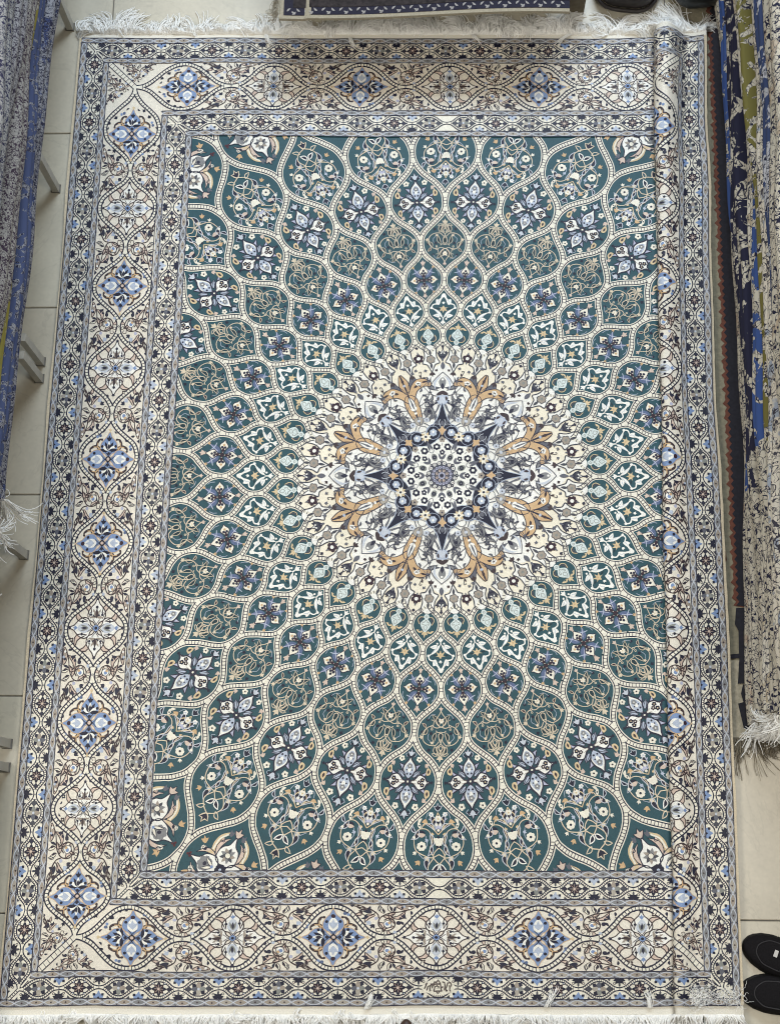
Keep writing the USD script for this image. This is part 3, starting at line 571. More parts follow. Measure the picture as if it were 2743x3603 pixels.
def floret_grey(v=0):
    a = Art()
    for k in range(4): a.leaf(0, 0, k * PI / 2, .022, .0075, ('sage', 'taupe', 'slate', 'stone')[(k + v) % 4], 3); 
    for k in range(4): a.poly(rot([(.008, .004), (.018, .006), (.018, .015), (.008, .016)], k * PI / 2 + .2), 'ink' if k % 2 == v % 2 else 'navy', 4)
    for s in (1, -1): a.bud(s * .02, 0, 0 if s > 0 else PI, .02, 'steel', 3); a.dot(s * .038, 0, .0025, 'ink', 3)
    a.dot(0, 0, .004, 'mist', 6); return a
FD, FG, FG1 = floret_dark(), floret_grey(), floret_grey(1)
def side_bud(kind):
    a = Art()
    if kind:
        a.blob([(0, 0), (.013, 0), (.014, .013), (.006, .012), (0, .022), (-.006, .012), (-.014, .013), (-.013, 0)], 'blue' if kind == 1 else 'pale', 3, 3); a.poly([(-.016, .007), (-.009, .007), (-.009, .014), (-.016, .014)], 'navy', 4); a.poly([(.016, .007), (.009, .007), (.009, .014), (.016, .014)], 'navy', 4); a.poly([(-.004, 0), (.004, 0), (0, .006)], 'navy', 4)
    else:
        for k in range(5): a.leaf(0, .001, PI * (k + .5) / 5, .018, .0048, 'navy', 3)
        for s in (1, -1): a.line(circ(s * .014, .014, .0035, 6), .0018, 'ink', 4, True)
        a.leaf(0, .012, PI / 2, .013, .003, 'steel', 3)
    for s in (1, -1): a.poly([(s * .024, 0), (s * .034, 0), (s * .026, .008)], 'steel', 3)
    return a
SB = [side_bud(0), side_bud(1), side_bud(2)]
def blue_medallion(sx, sy):
    a = Art()
    for k in range(4):
        r = Art(); L = .86 if k % 2 == 0 else .84
        r.blob([(.03, .0), (.17, .12), (.24, .25), (.38, .315), (.54, .29), (.66, .2), (.76, .10), (.94, 0), (.76, -.10), (.66, -.2), (.54, -.29), (.38, -.315), (.24, -.25), (.17, -.12)], 'blue', 3, 4, 'tan', .022)
        if k % 2 == 0:
            for q in range(7): r.leaf(.3, 0, -1.5 + q * .5, .34, .06, 'white' if q % 2 else 'navy', 5)
            r.dot(.2, .0, .05, 'ink', 6); r.leaf(.34, 0, 0, .2, .05, 'ink', 7); r.bud(.62, 0, 0, .2, 'navy', 5); r.dot(.44, .25, .05, 'navy', 6); r.dot(.44, -.25, .05, 'navy', 6)
        else:
            r.blob([(.2, 0), (.3, .14), (.5, .13), (.66, 0), (.5, -.13), (.3, -.14)], 'white', 5, 3); r.leaf(.28, 0, 0, .3, .06, 'ink', 6); r.dot(.52, .2, .05, 'navy', 6); r.dot(.52, -.2, .05, 'navy', 6); r.dot(.7, 0, .07, 'plum', 6); r.bud(.3, 0, 0, .3, 'pale', 7)
        r.line([(.0, .1), (.26, -.12)], .022, 'navy', 6); r.line([(.0, -.1), (.26, .12)], .022, 'navy', 6)
        a.add(r, lambda v, k=k: rot(v, k * PI / 2))
        b = Art()
        for sw in (0, 1):
            c2 = Art(); c2.cv([(.24, .26), (.36, .40), (.52, .44), (.66, .36), (.68, .27)], .085, 'brown', 2, 5, taper=True); c2.cv([(.30, .34), (.42, .41), (.56, .41)], .03, 'tan', 4); c2.dot(.67, .27, .045, 'brown', 3, 6)
            b.add(c2, (lambda v: v[:, ::-1]) if sw else None)
        a.add(b, lambda v, k=k: rot(v, k * PI / 2))
        c = Art(); c.bud(.62, .58, .9, .17, 'navy', 3); c.dot(.34, .80, .055, 'denim', 3); c.dot(.44, .76, .05, 'blue', 3); c.bud(.84, .38, .4, .15, 'navy', 3); c.bud(.95, 0, 0, .13, 'gold', 3); c.leaf(.98, .16, 2.2, .14, .03, 'ink', 3, .2); c.leaf(.16, .98, -.7, .14, .03, 'ink', 3, .2)
        a.add(c, lambda v, k=k: rot(v, k * PI / 2))
    a.dot(0, 0, .1, 'navy', 8, 8); a.dot(0, 0, .055, 'pink', 9, 8)
    return lambda p: p * [sx, sy], a
def grey_medallion(sx, sy, small=False):
    a = Art()
    for k in range(4):
        r = Art()
        r.blob([(.04, 0), (.18, .10), (.25, .25), (.40, .32), (.56, .28), (.68, .18), (.78, .08), (.94, 0), (.78, -.08), (.68, -.18), (.56, -.28), (.40, -.32), (.25, -.25), (.18, -.10)], 'white', 3, 4, 'brown', .034)
        if k % 2 == 0:
            for q in range(7): r.leaf(.34, 0, -1.5 + q * .5, .3, .05, ('taupe', 'ink')[q % 2], 5)
            r.leaf(.3, 0, 0, .34, .05, 'brown', 6); r.leaf(.5, .1, 2.4, .2, .05, 'white', 6); r.leaf(.5, -.1, -2.4, .2, .05, 'white', 6); r.dot(.42, .2, .045, 'ink', 6); r.dot(.42, -.2, .045, 'ink', 6); r.dot(.66, 0, .05, 'ink', 6)
        else:
            r.blob([(.2, 0), (.34, .16), (.54, .12), (.66, 0), (.54, -.12), (.34, -.16)], 'mist', 5, 3); r.leaf(.26, .0, .35, .3, .04, 'sage', 6); r.leaf(.26, .0, -.35, .3, .04, 'sage', 6); r.leaf(.3, 0, 0, .24, .04, 'ink', 7); r.dot(.48, .2, .045, 'navy', 6); r.dot(.48, -.2, .045, 'navy', 6); r.bud(.66, 0, 0, .16, 'blue', 6)
        r.line([(.0, .1), (.28, -.12)], .02, 'ink', 6); r.line([(.0, -.1), (.28, .12)], .02, 'ink', 6); r.bud(.88, 0, 0, .13, 'ink', 4)
        a.add(r, lambda v, k=k: rot(v, k * PI / 2))
        b = Art(); b.leaf(.22, .30, .75, .60, .075, 'pink', 2, .32, 'brown', .036); b.leaf(.30, .22, .82, .60, .075, 'pink', 2, -.32, 'brown', .036)
        b.bud(.64, .64, .8, .17, 'ink', 3); b.flower(.38, .84, .085, 'brown', 'cream', 3, 4, .8); b.flower(.86, .42, .08, 'ink', 'cream', 3, 4, .8); b.leaf(1.0, .16, 2.2, .14, .03, 'ink', 3, .2); b.leaf(.16, 1.0, -.7, .14, .03, 'ink', 3, .2)
        a.add(b, lambda v, k=k: rot(v, k * PI / 2))
    a.dot(0, 0, .1, 'blue', 8, 8); a.dot(0, 0, .05, 'navy', 9, 8)
    return lambda p: p * [sx, sy], a
def diamond_medallion(s):
    a = Art()
    for k in range(8): a.leaf(0, 0, k * PI / 4, .34 if k % 2 == 0 else .3, .09, ('brown', 'ink')[k % 2], 4)
    for k in range(8): a.leaf(.0, 0, k * PI / 4 + .39, .3, .06, 'white' if k % 2 else 'taupe', 5)
    a.dot(0, 0, .1, 'plum', 6)
    for t in (1, -1): a.cv([(.1, .42 * t), (.26, .30 * t), (.34, 0), (.26, -.30 * t), (.1, -.42 * t)] if t > 0 else [(-.1, .42), (-.26, .30), (-.34, 0), (-.26, -.30), (-.1, -.42)], .07, 'pink', 3); a.cv([(.14 * t, .46), (.34 * t, .32), (.44 * t, 0), (.34 * t, -.32), (.14 * t, -.46)], .03, 'brown', 4); a.bud(.62 * t, 0, 0 if t > 0 else PI, .14, 'ink', 3); a.bud(0, .5 * t, t * PI / 2, .12, 'ink', 3)
    return lambda p: p * s, a
def scroll(L, H):                                               # the vine that fills the triangle between two cells: x along, y from the strip's edge inward
    a = Art(); w = .0027; b = 'brown'; e = .0023
    a.cv([(-.058, .003), (-.046, .014), (-.028, .018), (-.008, .022), (.010, .034), (.012, .054), (-.002, .066), (-.018, .060), (-.022, .044), (-.010, .034), (.002, .040)], w, b, 2)
    a.leaf(-.044, .016, .5, .034, .0055, 'pink', 1, .25, b, e); a.leaf(-.024, .018, 1.1, .024, .005, 'pink', 1, -.3, b, e); a.leaf(.004, .030, 2.5, .030, .005, 'pink', 1, .25, b, e); a.leaf(.012, .044, 1.9, .026, .005, 'pink', 1, .25, b, e); a.leaf(-.02, .056, .4, .028, .0045, 'pink', 1, -.25, b, e)
    a.blob([(-.014, .044), (-.005, .040), (.003, .048), (-.003, .058), (-.013, .056)], 'white', 2, 3, 'steel', .0016); a.dot(-.005, .049, .0045, 'blue', 4); a.dot(-.010, .046, .0035, 'tan', 5)
    a.leaf(.020, .020, -.15, .036, .0085, 'cream', 1, .1, b, e); a.leaf(.026, .019, -.1, .022, .0045, 'ink', 3); a.leaf(.020, .026, .75, .030, .006, 'pink', 1, -.25, b, e); a.leaf(.048, .016, .5, .020, .004, 'pink', 1, .2, b, e)
    a.cv([(.066, .003), (.048, .008), (.030, .012), (.016, .022), (.012, .034)], w, b, 2); a.leaf(.040, .010, -.5, .020, .004, 'cream', 1, .1, b, e); a.leaf(.062, .003, 2.6, .026, .004, 'cream', 1, .1, b, e)
    a.blob([(-.062, .003), (-.052, .012), (-.036, .012), (-.024, .003)], 'pink', 1, 3, b, e); a.dot(-.046, .007, .004, 'taupe', 3); a.dot(-.037, .007, .0035, 'ink', 4); a.dot(-.053, .007, .003, 'white', 4); a.dot(-.041, .004, .003, 'pale', 4)
    a.dot(-.030, .046, .0055, 'ink', 2, 6); a.leaf(-.034, .042, 2.2, .012, .003, 'ink', 2); a.dot(-.034, .034, .0035, 'ink', 2, 6); a.bud(.022, .050, .9, .014, 'ink', 2); a.bud(.030, .042, .9, .014, 'pale', 2); a.bud(-.020, .066, 1.9, .010, 'pale', 2); a.dot(.018, .034, .0042, 'lilac', 2)
    a.cv([(.008, .060), (.018, .062), (.016, .070), (.010, .068)], .0018, b, 2); a.leaf(-.006, .066, 1.9, .016, .0035, 'pink', 1, 0, b, .0016); a.leaf(.002, .066, 1.2, .014, .003, 'cream', 1, 0, b, .0016)
    a.leaf(-.012, .018, -1.3, .020, .0035, 'cream', 1, 0, b, .0018); a.leaf(.002, .022, -1.1, .022, .004, 'cream', 1, 0, b, .0018); a.leaf(.012, .016, -1.7, .016, .003, 'cream', 1, 0, 'ink', .0016)
    a.cv([(-.020, .022), (-.012, .028), (-.018, .032), (-.022, .028)], .0018, b, 2); a.poly([(-.076, 0), (-.062, 0), (-.070, .008)], 'ink', 2); a.poly([(.076, 0), (.064, 0), (.070, .007)], 'ink', 2)
    for x, y, q, L_ in ((-.034, .026, 2.4, .016), (-.040, .022, 1.6, .014), (.034, .030, .3, .018), (.040, .024, 1.2, .014), (.030, .004, 1.0, .014), (-.022, .004, 1.2, .016), (.006, .010, 2.0, .014), (-.010, .004, 1.9, .014), (.052, .012, 1.5, .012), (-.056, .014, 1.6, .012), (.004, .074, .8, .010), (-.012, .072, 2.4, .010)): a.leaf(x, y, q, L_, .0030, 'ink', 2, .1)
    return lambda p: p * [L / .128, H / .078], a

CART = [[(270, 290), (300, 230), (330, 160)], [(350, 130), (300, 180)], [(340, 340), (370, 230), (430, 190), (430, 330), (430, 370)], [(470, 340), (474, 352)], [(490, 280), (500, 250), (440, 160), (540, 220), (560, 160)], [(450, 165), (740, 165)],
        [(540, 150), (560, 110), (640, 130)], [(545, 370), (580, 240), (640, 215), (690, 240), (690, 290)], [(636, 288), (644, 292)], [(545, 370), (660, 365), (800, 360)], [(720, 120), (740, 165), (760, 300), (790, 360)], [(800, 100), (870, 120), (880, 200), (860, 340)],
        [(780, 270), (820, 230)], [(920, 370), (900, 290), (940, 200), (960, 130), (1040, 120), (1080, 180), (1060, 230)], [(1010, 190), (1030, 260), (1020, 330), (1050, 370)], [(930, 360), (950, 320)], [(620, 120), (670, 60), (710, 115)], [(630, 380), (675, 440), (720, 380)]]

def borders():
    # widths from the outer edge: chain, vine, chain, main, chain, vine, chain
    fr = np.cumsum([0, .050, .155, .047, .490, .047, .160, .051])
    sides = dict(bottom=(lambda p: np.c_[p[:, 0], -B_ + p[:, 1]], A_, WE), top=(lambda p: np.c_[p[:, 0], B_ - p[:, 1]], A_, WE),
                 left=(lambda p: np.c_[-A_ + p[:, 1], p[:, 0]], B_, WS), right=(lambda p: np.c_[A_ - p[:, 1], p[:, 0]], B_, WS))
    MAIN = dict(bottom=[-.885, -.593, -.301, -.007, .289, .585, .880], top=[-.875, -.584, -.287, .012, .313, .609, .885], left=[-1.262, -1.015, -.762, -.475, -.211, .061, .366, .649, .924, 1.199])
    MAIN['right'] = [-1.262, -1.015, -.762, -.475, -.211, .061, .35, .649, .924, 1.199]
    KIND = dict(bottom='BGBGBGB', top='BGBGBGB', left='BoBGBBGBGB', right='BoBGBBGBGB')
    L = 9
    for name, (fn, half, wd) in sides.items():
        T = fr * wd; end = name in ('bottom', 'top')
        other = fr * (WS if end else WE)
        # ground sheets
        gs = Art(); ns = 120
        for (t0, t1, col) in ((0, T[3], 'cream'), (T[3], T[4], 'peach'), (T[4], T[7], 'cream')):
            i0 = np.interp(t0, T, other); i1 = np.interp(t1, T, other); q = np.linspace(-1, 1, ns); nt = 4
            tv = np.linspace(0, 1, nt); V = np.vstack([np.c_[q * (half - (i0 + (i1 - i0) * z)), np.full(ns, t0 + (t1 - t0) * z)] for z in tv])
            i, j = np.meshgrid(np.arange(nt - 1), np.arange(ns - 1), indexing='ij'); k = (i * ns + j).ravel()
            gs.raw(V, np.vstack([np.c_[k, k + 1, k + ns + 1], np.c_[k, k + ns + 1, k + ns]]), col, L - 1)
        def go(nm, art, parent, wv=True, label=None): 
            w = Art().add(art, fn); return put(nm, w, parent, None, wv, label)
        ground = go('border', gs, RUG)
        ch = Art()
        for q, (i, j) in enumerate(((0, 1), (2, 3), (4, 5), (6, 7))):
            o0 = other[i] if end else other[j]; chain(ch, -half + o0, half - o0, T[i], T[j], L + 1, odd=q)
        go('chain_stripes', ch, ground)
        # the two guard vines
        for gi, (i, j) in enumerate(((1, 2), (5, 6))):
            mid, hh = (T[i] + T[j]) / 2, (T[j] - T[i]) / 2; om = (other[i] + other[j]) / 2
            a = Art(); s0, s1 = -half + om, half - om
            step = .1146 if end else .1065; n = round((s1 - s0) / step / 2) * 2 + (1 if (gi == 0 and end) else 0)
            nodes = np.linspace(s0, s1, n + 1)
            if gi == 1 and end: nodes = np.r_[np.linspace(s0, 0, n // 2 + 1), np.linspace(0, s1, n // 2 + 1)[1:]]
            ogee(a, nodes, hh - .0045, mid, .9, .0044, .0032, .0018, .0060, L + 2)
            for k, s in enumerate(nodes):
                if k in (0, len(nodes) - 1): continue
                kk = (k // 2) % 2
                for t, d, z in ((T[i], 1, kk), (T[j], -1, 1 - kk)):
                    if gi == 1 and end and abs(s) < .02: continue
                    a.add(SB[(0, 1 if gi == 0 else 2)[z]], lambda v, s=s, t=t, d=d: v * [1, d * hh / .032] + [s, t + d * .001], L)
            for sg in (-1, 1):                                     # corner buds
                a.add(SB[0], lambda v, sg=sg: v * [.8, 1] + [sg * (half - other[j]) + sg * .012, T[i] + .001], L)
            if end:
                for sg in (-1, 1):
                    c0 = np.array([sg * (half - om), mid]); dv = np.array([sg, -1.0]) * hh * .9
                    a.line([c0, c0 + dv], .0100, 'ink', L + 2); a.line([c0, c0 + dv], .0050, 'cream', L + 3)
                    for z in (.2, .4, .6, .8): e = np.array([dv[1], -dv[0]]) / np.hypot(*dv) * .0025; a.line([c0 + dv * z - e, c0 + dv * z + e], .0018, 'ink', L + 4)
                    a.line([c0 - dv * .25, c0 - dv * .95], .0100, 'ink', L + 2); a.line([c0 - dv * .25, c0 - dv * .95], .0050, 'cream', L + 3)
            vine = go('guard_border', a, ground)
            for k in range(len(nodes) - 1):
                s = (nodes[k] + nodes[k + 1]) / 2
                if name == 'bottom' and gi == 0 and abs(s) < .03:
                    c = Art()
                    for st in CART:
                        q = (np.array(st, float) - [685, 255]) * [1, -1] / 8.4 / 1226; c.line(q, .0042, 'taupe', L + 12); c.line(q, .0026, 'brown', L + 13)
                    c.dot(0, 0, .001, 'brown', L + 13); o = Art().add(c, lambda v, s=s: v + [s, mid]); go('signature', o, vine, label='woven calligraphic signature')
                    bk = Art(); bk.poly(spl([(-.05, 0), (-.03, .016), (0, .022), (.03, .016), (.05, 0), (.03, -.016), (0, -.022), (-.03, -.016)], 4, True) + [s, mid], 'cream', L + 8); go('signature_ground', bk, vine)
                    continue
                par = (k + (1 if gi else 0)) % 2 if not (gi == 1 and end) else ((k if k < n // 2 else n - 1 - k) + (n // 2 + 1)) % 2
                src = FD if par else (FG if k % 4 < 2 else FG1)
                o = Art().add(src, lambda v, s=s: v * [1, .95] + [s, mid], L); go('floret', o, vine)
        # main border
        mid, hh = (T[3] + T[4]) / 2, (T[4] - T[3]) / 2; om = (other[3] + other[4]) / 2
        cs = MAIN[name]; nodes = np.r_[-half + om, (np.array(cs[:-1]) + cs[1:]) / 2, half - om]
        a = Art()
        ogee(a, nodes, hh - .006, mid, .75, .0076, .0042, .0024, .0102, L + 2)
        if end:
            for sg in (-1, 1):
                p = np.array([(sg * (half - om), mid), (sg * (half - other[3] - .004), T[3] + .004)]); a.line(p, .020, 'ink', L + 2); a.line(p, .014, 'cream', L + 3)
                for z in np.linspace(.08, .95, 9):
                    c = p[0] + (p[1] - p[0]) * z; d = (p[1] - p[0]) / np.linalg.norm(p[1] - p[0]); e = np.array([-d[1], d[0]]) * .007; a.line([c - e, c + e], .0016, 'ink', L + 4)
        for k, s in enumerate(nodes):
            last = k in (0, len(nodes) - 1)
            wl = .15 if last else min(.17, .5 * (nodes[min(k + 1, len(nodes) - 1)] - nodes[k - 1]))
            fs, sc = scroll(wl, hh * .92)
            flip = -1 if k % 2 else 1
            if not last:
                for t, d in ((T[3], 1), (T[4], -1)): a.add(sc, lambda v, s=s, t=t, d=d: fs(v) * [flip, d] + [s, t + d * .002], L)
            else:
                sg = -1 if k == 0 else 1
                a.add(sc, lambda v, sg=sg, s=s: fs(v) * [-sg * .72, .8] + [s - sg * .004, T[3] + .002], L)
        mb = go('main_border', a, ground)
        for k, s in enumerate(cs):
            kd = KIND[name][k]; w = (nodes[k + 1] - nodes[k]) / 2
            q = Art()
            if kd == 'B': f2, m = blue_medallion(min(.098, w * .72), hh * .90)
            elif kd == 'G': f2, m = grey_medallion(min(.098, w * .72), hh * .88)
            else: f2, m = grey_medallion(min(.084, w * .70), hh * .74)
            q.add(m, lambda v, s=s: f2(v) + [s, mid], L); go('border_medallion', q, mb)

# ------------------------------------------------------------------ floor of large cream tiles, recessed joints
TS, TA = 0.6345, math.radians(0.6)
GROUT = plain('grout', (0.16, 0.15, 0.13), 0.9, 0.2, 60)
def tile_mat(name, c):
    return M(name, {'g': ('geometry', {}), 'n': ('noise_texture', {'scale': 3.2, 'detail': 7, 'roughness': 0.62, 'distortion': 0.6}), 'n2': ('noise_texture', {'scale': 60, 'detail': 4, 'roughness': 0.7}),
        'v': ('noise_texture', {'scale': 2.1, 'detail': 6, 'roughness': 0.6, 'distortion': 2.2}), 'vr': ('rgb_ramp', {'ramp': [(0.484, (0, 0, 0)), (0.498, (1, 1, 1)), (0.503, (1, 1, 1)), (0.516, (0, 0, 0))]}),
        'r': ('rgb_ramp', {'ramp': [(0.3, [x * 0.88 for x in c]), (0.7, [x * 1.06 for x in c])]}), 'r2': ('map_range', {'from_min': 0.2, 'from_max': 0.8, 'to_min': 0.90, 'to_max': 1.06}),
        'vm': ('math', {'math_type': 'multiply', 'value2': 0.30}), 'mx': ('mix', {'mix_type': 'multiply', 'fac': 1.0}), 'mv': ('mix', {'color2': [x * 0.72 for x in c]}), 'cc': ('combine_xyz', {}),
        'p': ('principled_bsdf', {'roughness': 0.34, 'specular_ior_level': 0.4})},
        [('g.position', 'n.vector'), ('g.position', 'n2.vector'), ('g.position', 'v.vector'), ('n.fac', 'r.fac'), ('v.fac', 'vr.fac'), ('vr.color', 'vm.value1'), ('n2.fac', 'r2.value'), ('r2.result', 'cc.x'), ('r2.result', 'cc.y'), ('r2.result', 'cc.z'),
         ('r.color', 'mv.color1'), ('vm.value', 'mv.fac'), ('mv.color', 'mx.color1'), ('cc.vector', 'mx.color2'), ('mx.color', 'p.base_color')])
TM = [tile_mat('tile_cream', (0.56, 0.515, 0.405)), tile_mat('tile_cream_pale', (0.59, 0.54, 0.425)), tile_mat('tile_cream_warm', (0.54, 0.49, 0.385))]
flo = UsdGeom.Xform.Define(stage, '/World/floor').GetPrim(); flo.SetCustomDataByKey('kind', 'structure')
obj('screed', trimesh.creation.box((7, 8, .02), trimesh.transformations.translation_matrix((0, 0, -.0145))), GROUT, flo)
def chamfer_box(sx, sy, sz, c=0.002):
    x, y = sx / 2, sy / 2
    v = np.array([(a * (x - d), b * (y - d), z) for d, z in ((0, -sz), (0, -c), (c, 0)) for a, b in ((-1, -1), (1, -1), (1, 1), (-1, 1))])
    f = [(8, 9, 10), (8, 10, 11)]
    for l in (0, 4):
        for i in range(4): j = (i + 1) % 4; f += [(l + i, l + j, l + 4 + j), (l + i, l + 4 + j, l + 4 + i)]
    return v, np.array(f)
ca, sa = math.cos(TA), math.sin(TA)
for i in range(-4, 4):
    for j in range(-4, 4):
        cx, cy = 0.145 + TS * (i + .5), -0.060 + TS * (j + .5)
        v, f = chamfer_box(TS - .0035, TS - .0035, .012)
        x, y = v[:, 0] + cx, v[:, 1] + cy
        if abs(cx) > 2.4 or abs(cy) > 2.4: continue
        obj('tile', (np.c_[x * ca - y * sa - 0.015, x * sa + y * ca + 0.008, v[:, 2]], f), TM[rng.integers(3)], flo)

# ------------------------------------------------------------------ the big rug
RUG = thing('patterned_rug', 'large cream and teal rug with a round medallion, lying flat, its right side pleated over', 'rug')
SELV = plain('selvedge_wool', (0.64, 0.54, 0.38), 0.85, 0.2, 300, 0.001)
KIL = plain('cotton_web', (0.74, 0.70, 0.60), 0.9, 0.18, 420, 0.0012)
def sheet(u0, u1, v0, v1, nu, nv, thick, lev=-2):
    us, vs = np.linspace(u0, u1, nu), np.linspace(v0, v1, nv); U, V = np.meshgrid(us, vs, indexing='ij')
    p = np.c_[U.ravel(), V.ravel()]; top = lay(weave(p) if True else p, np.full(len(p), float(lev))); bot = top.copy()
    bot[:, 2] -= thick
    i, j = np.meshgrid(np.arange(nu - 1), np.arange(nv - 1), indexing='ij'); a = (i * nv + j).ravel(); n = len(p)
    f = np.vstack([np.c_[a, a + nv, a + nv + 1], np.c_[a, a + nv + 1, a + 1]]); fb = f[:, ::-1] + n
    rim = np.r_[np.arange(nu) * nv, (nu - 1) * nv + np.arange(1, nv), (np.arange(nu - 1)[::-1]) * nv + nv - 1, np.arange(1, nv - 1)[::-1]]
    r2 = np.roll(rim, -1); side = np.vstack([np.c_[rim, r2 + n, r2], np.c_[rim, rim + n, r2 + n]])
    return np.vstack([top, bot]), np.vstack([f, fb, side])
e = .012
obj('rug_body', sheet(-A_ - .010, .78, -B_ - .002, B_ + .002, 80, 120, .009), SELV, RUG)
obj('rug_body', sheet(A_ - .236, A_ + .009, -B_ - .002, B_ + .002, 120, 160, .008), SELV, RUG)
# the two hidden thicknesses of the pleat
def pleat(z0, z1, dx):
    vs = np.linspace(-B_, B_, 60); rows = []
    for v in vs:
        x0, x1 = fold_x(v) + .012, edge_x(v) - dx; X, Y = floor_xy(np.array([x0, x1]), np.array([v, v]))
        y = v + .02 * .8 * np.clip((1.56 - v) / 2.93, 0, 1.07); r = (z1 - z0) / 2
        a = np.linspace(-PI / 2, PI / 2, 7); rows.append(np.r_[[[x0, y, z0]], np.c_[x1 - r + r * np.cos(a), np.full(7, y), (z0 + z1) / 2 + r * np.sin(a)], [[x0, y, z1]]])
    k = len(rows[0]); v = np.vstack(rows); f = []
    for i in range(len(rows) - 1):
        for j in range(k): q = (j + 1) % k; a, b, c, d = i * k + j, i * k + q, (i + 1) * k + q, (i + 1) * k + j; f += [(a, c, b), (a, d, c)]
    for i in (0, len(rows) - 1):
        for j in range(1, k - 1): f.append((i * k, i * k + j, i * k + j + 1) if i == 0 else (i * k, i * k + j + 1, i * k + j))
    return v, np.array(f)
obj('pleat_layer', pleat(.002, .0105, .006), SELV, RUG); obj('pleat_layer', pleat(.0112, .0195, .002), SELV, RUG)
field(); medallion(); borders()
# selvedge strip, ends
def end_web(vs, u0, u1):
    n = 140; us = np.linspace(u0, u1, n); a, b = vs; rows = 4
    P = np.vstack([np.c_[us, np.full(n, a + (b - a) * z) + .003 * np.sin(us * 17 + a) * z] for z in np.linspace(0, 1, rows)])
    p = lay(weave(P), np.where(np.arange(len(P)) < n, -2.0, -10.0)); i, j = np.meshgrid(np.arange(rows - 1), np.arange(n - 1), indexing='ij'); k = (i * n + j).ravel()
    f = np.vstack([np.c_[k, k + 1, k + n + 1], np.c_[k, k + n + 1, k + n]])
    c = p[f]; fl = np.cross(c[:, 1] - c[:, 0], c[:, 2] - c[:, 0])[:, 2] < 0; f[fl] = f[fl][:, ::-1]
    return p, f
for sg in (-1, 1):
    for u0, u1 in ((-A_ - .008, .76), (A_ - .205, A_ + .008)):
        obj('cotton_end', end_web((sg * (B_ - .001), sg * (B_ + (.022 if sg > 0 else .026))), u0, u1), KIL, RUG)

def curves(name, strands, widths, mat, parent, kind='stuff'):
    c = UsdGeom.BasisCurves.Define(stage, path_of(parent, name)); c.CreateTypeAttr('linear')
    c.CreateCurveVertexCountsAttr(Vt.IntArray([len(s) for s in strands])); P = np.vstack(strands).astype(np.float32)
    c.CreatePointsAttr(Vt.Vec3fArray.FromNumpy(P)); w = np.concatenate([np.full(len(s), w) * np.linspace(1, .6, len(s)) for s, w in zip(strands, widths)]).astype(np.float32)
    c.CreateWidthsAttr(Vt.FloatArray.FromNumpy(w)); c.SetWidthsInterpolation('vertex')
    UsdShade.MaterialBindingAPI.Apply(c.GetPrim()).Bind(mat)
    if kind: c.GetPrim().SetCustomDataByKey('kind', kind)
    return c.GetPrim()
YARN = plain('fringe_yarn', (0.90, 0.885, 0.84), 0.9, 0.05, 160)
YARN2 = plain('brown_yarn', (0.20, 0.17, 0.12), 0.9, 0.3, 160)
def fringe(pos, base_dir, n, lmin, lmax, clump, seed, wid=0.0016, floor_z=0.003, messy=0.5, back=0.0):
    g = np.random.default_rng(seed); S, Wd = [], []
    nb = max(2, int(n / clump)); bt = np.sort(g.random(nb)); bdir = g.normal(0, messy, nb); blen = lmin + (lmax - lmin) * g.random(nb) ** 1.3; bcurl = g.normal(0, messy * 1.4, nb); bback = g.random(nb) < back
    for k in range(n):
        t = (k + g.random()) / n; b = int(np.clip(np.searchsorted(bt, t) + g.integers(-1, 1), 0, nb - 1)); en = .55 + .95 * meshkit.noise(np.array([[t * 9, seed, .5]]), 5)[0]
        p = np.array(pos(t), float); a = math.atan2(base_dir[1], base_dir[0]) + bdir[b] + g.normal(0, .18); L = blen[b] * g.uniform(.6, 1.1) * en
        pull = (bt[b] - t); ax = np.array(pos(min(1, t + .01)), float) - np.array(pos(max(0, t - .01)), float); span = np.linalg.norm(ax) / .02
        pull_v = ax / max(np.linalg.norm(ax), 1e-9) * np.clip(pull * span, -.03, .03)
        m = 9; q = [p.copy()]; ang = a; h = p[2]
        lift = abs(g.normal(0, .010)); sgn = g.choice([-1, 1])
        for i in range(1, m):
            z = i / (m - 1); ang += (bcurl[b] + g.normal(0, .35)) / m * (2.6 if z > .35 else .6)
            if bback[b]: ang += sgn * 2.6 / m
            st = L / (m - 1); q.append(q[-1] + np.array([math.cos(ang) * st, math.sin(ang) * st, 0]))
        q = np.array(q); zz = np.linspace(0, 1, m); q[:, :2] += pull_v[None, :2] * np.sin(zz * PI / 2)[:, None] * .8
        q[:, 2] = h + (floor_z - h) * np.minimum(1, zz * 2.0) + lift * np.sin(zz * PI) + g.uniform(0, .006) * (zz > 0)
        S.append(q); Wd.append(wid * g.uniform(.7, 1.2))
    return S, Wd
def rug_end(sg, u0, u1, off):
    def f(t):
        u = u0 + (u1 - u0) * t; p = lay(weave(np.array([[u, sg * (B_ + off)]])), np.array([-8.0]))[0]; return p
    return f
for sg, off in ((1, .020), (-1, .024)):
    for q, (u0, u1) in enumerate(((-A_ - .006, .735), (A_ - .205, A_ + .006))):
        w = u1 - u0
        if sg > 0: S, Wd = fringe(rug_end(sg, u0, u1, off), (0, 1), int(2700 * w), .040, .125, 34, 11 + q, .0032, messy=.55, back=.06)
        else: S, Wd = fringe(rug_end(sg, u0, u1, off), (0, -1), int(2000 * w), .045, .09, 24, 21 + q, .0030, messy=.36, back=.08)
        if sg > 0:
            S2, W2 = fringe(rug_end(sg, u0, u1, off), (0, 1), int(700 * w), .026, .042, 4, 31 + q, .0032, messy=.15)
            S += S2; Wd += W2
        curves('fringe', S, Wd, YARN, RUG)
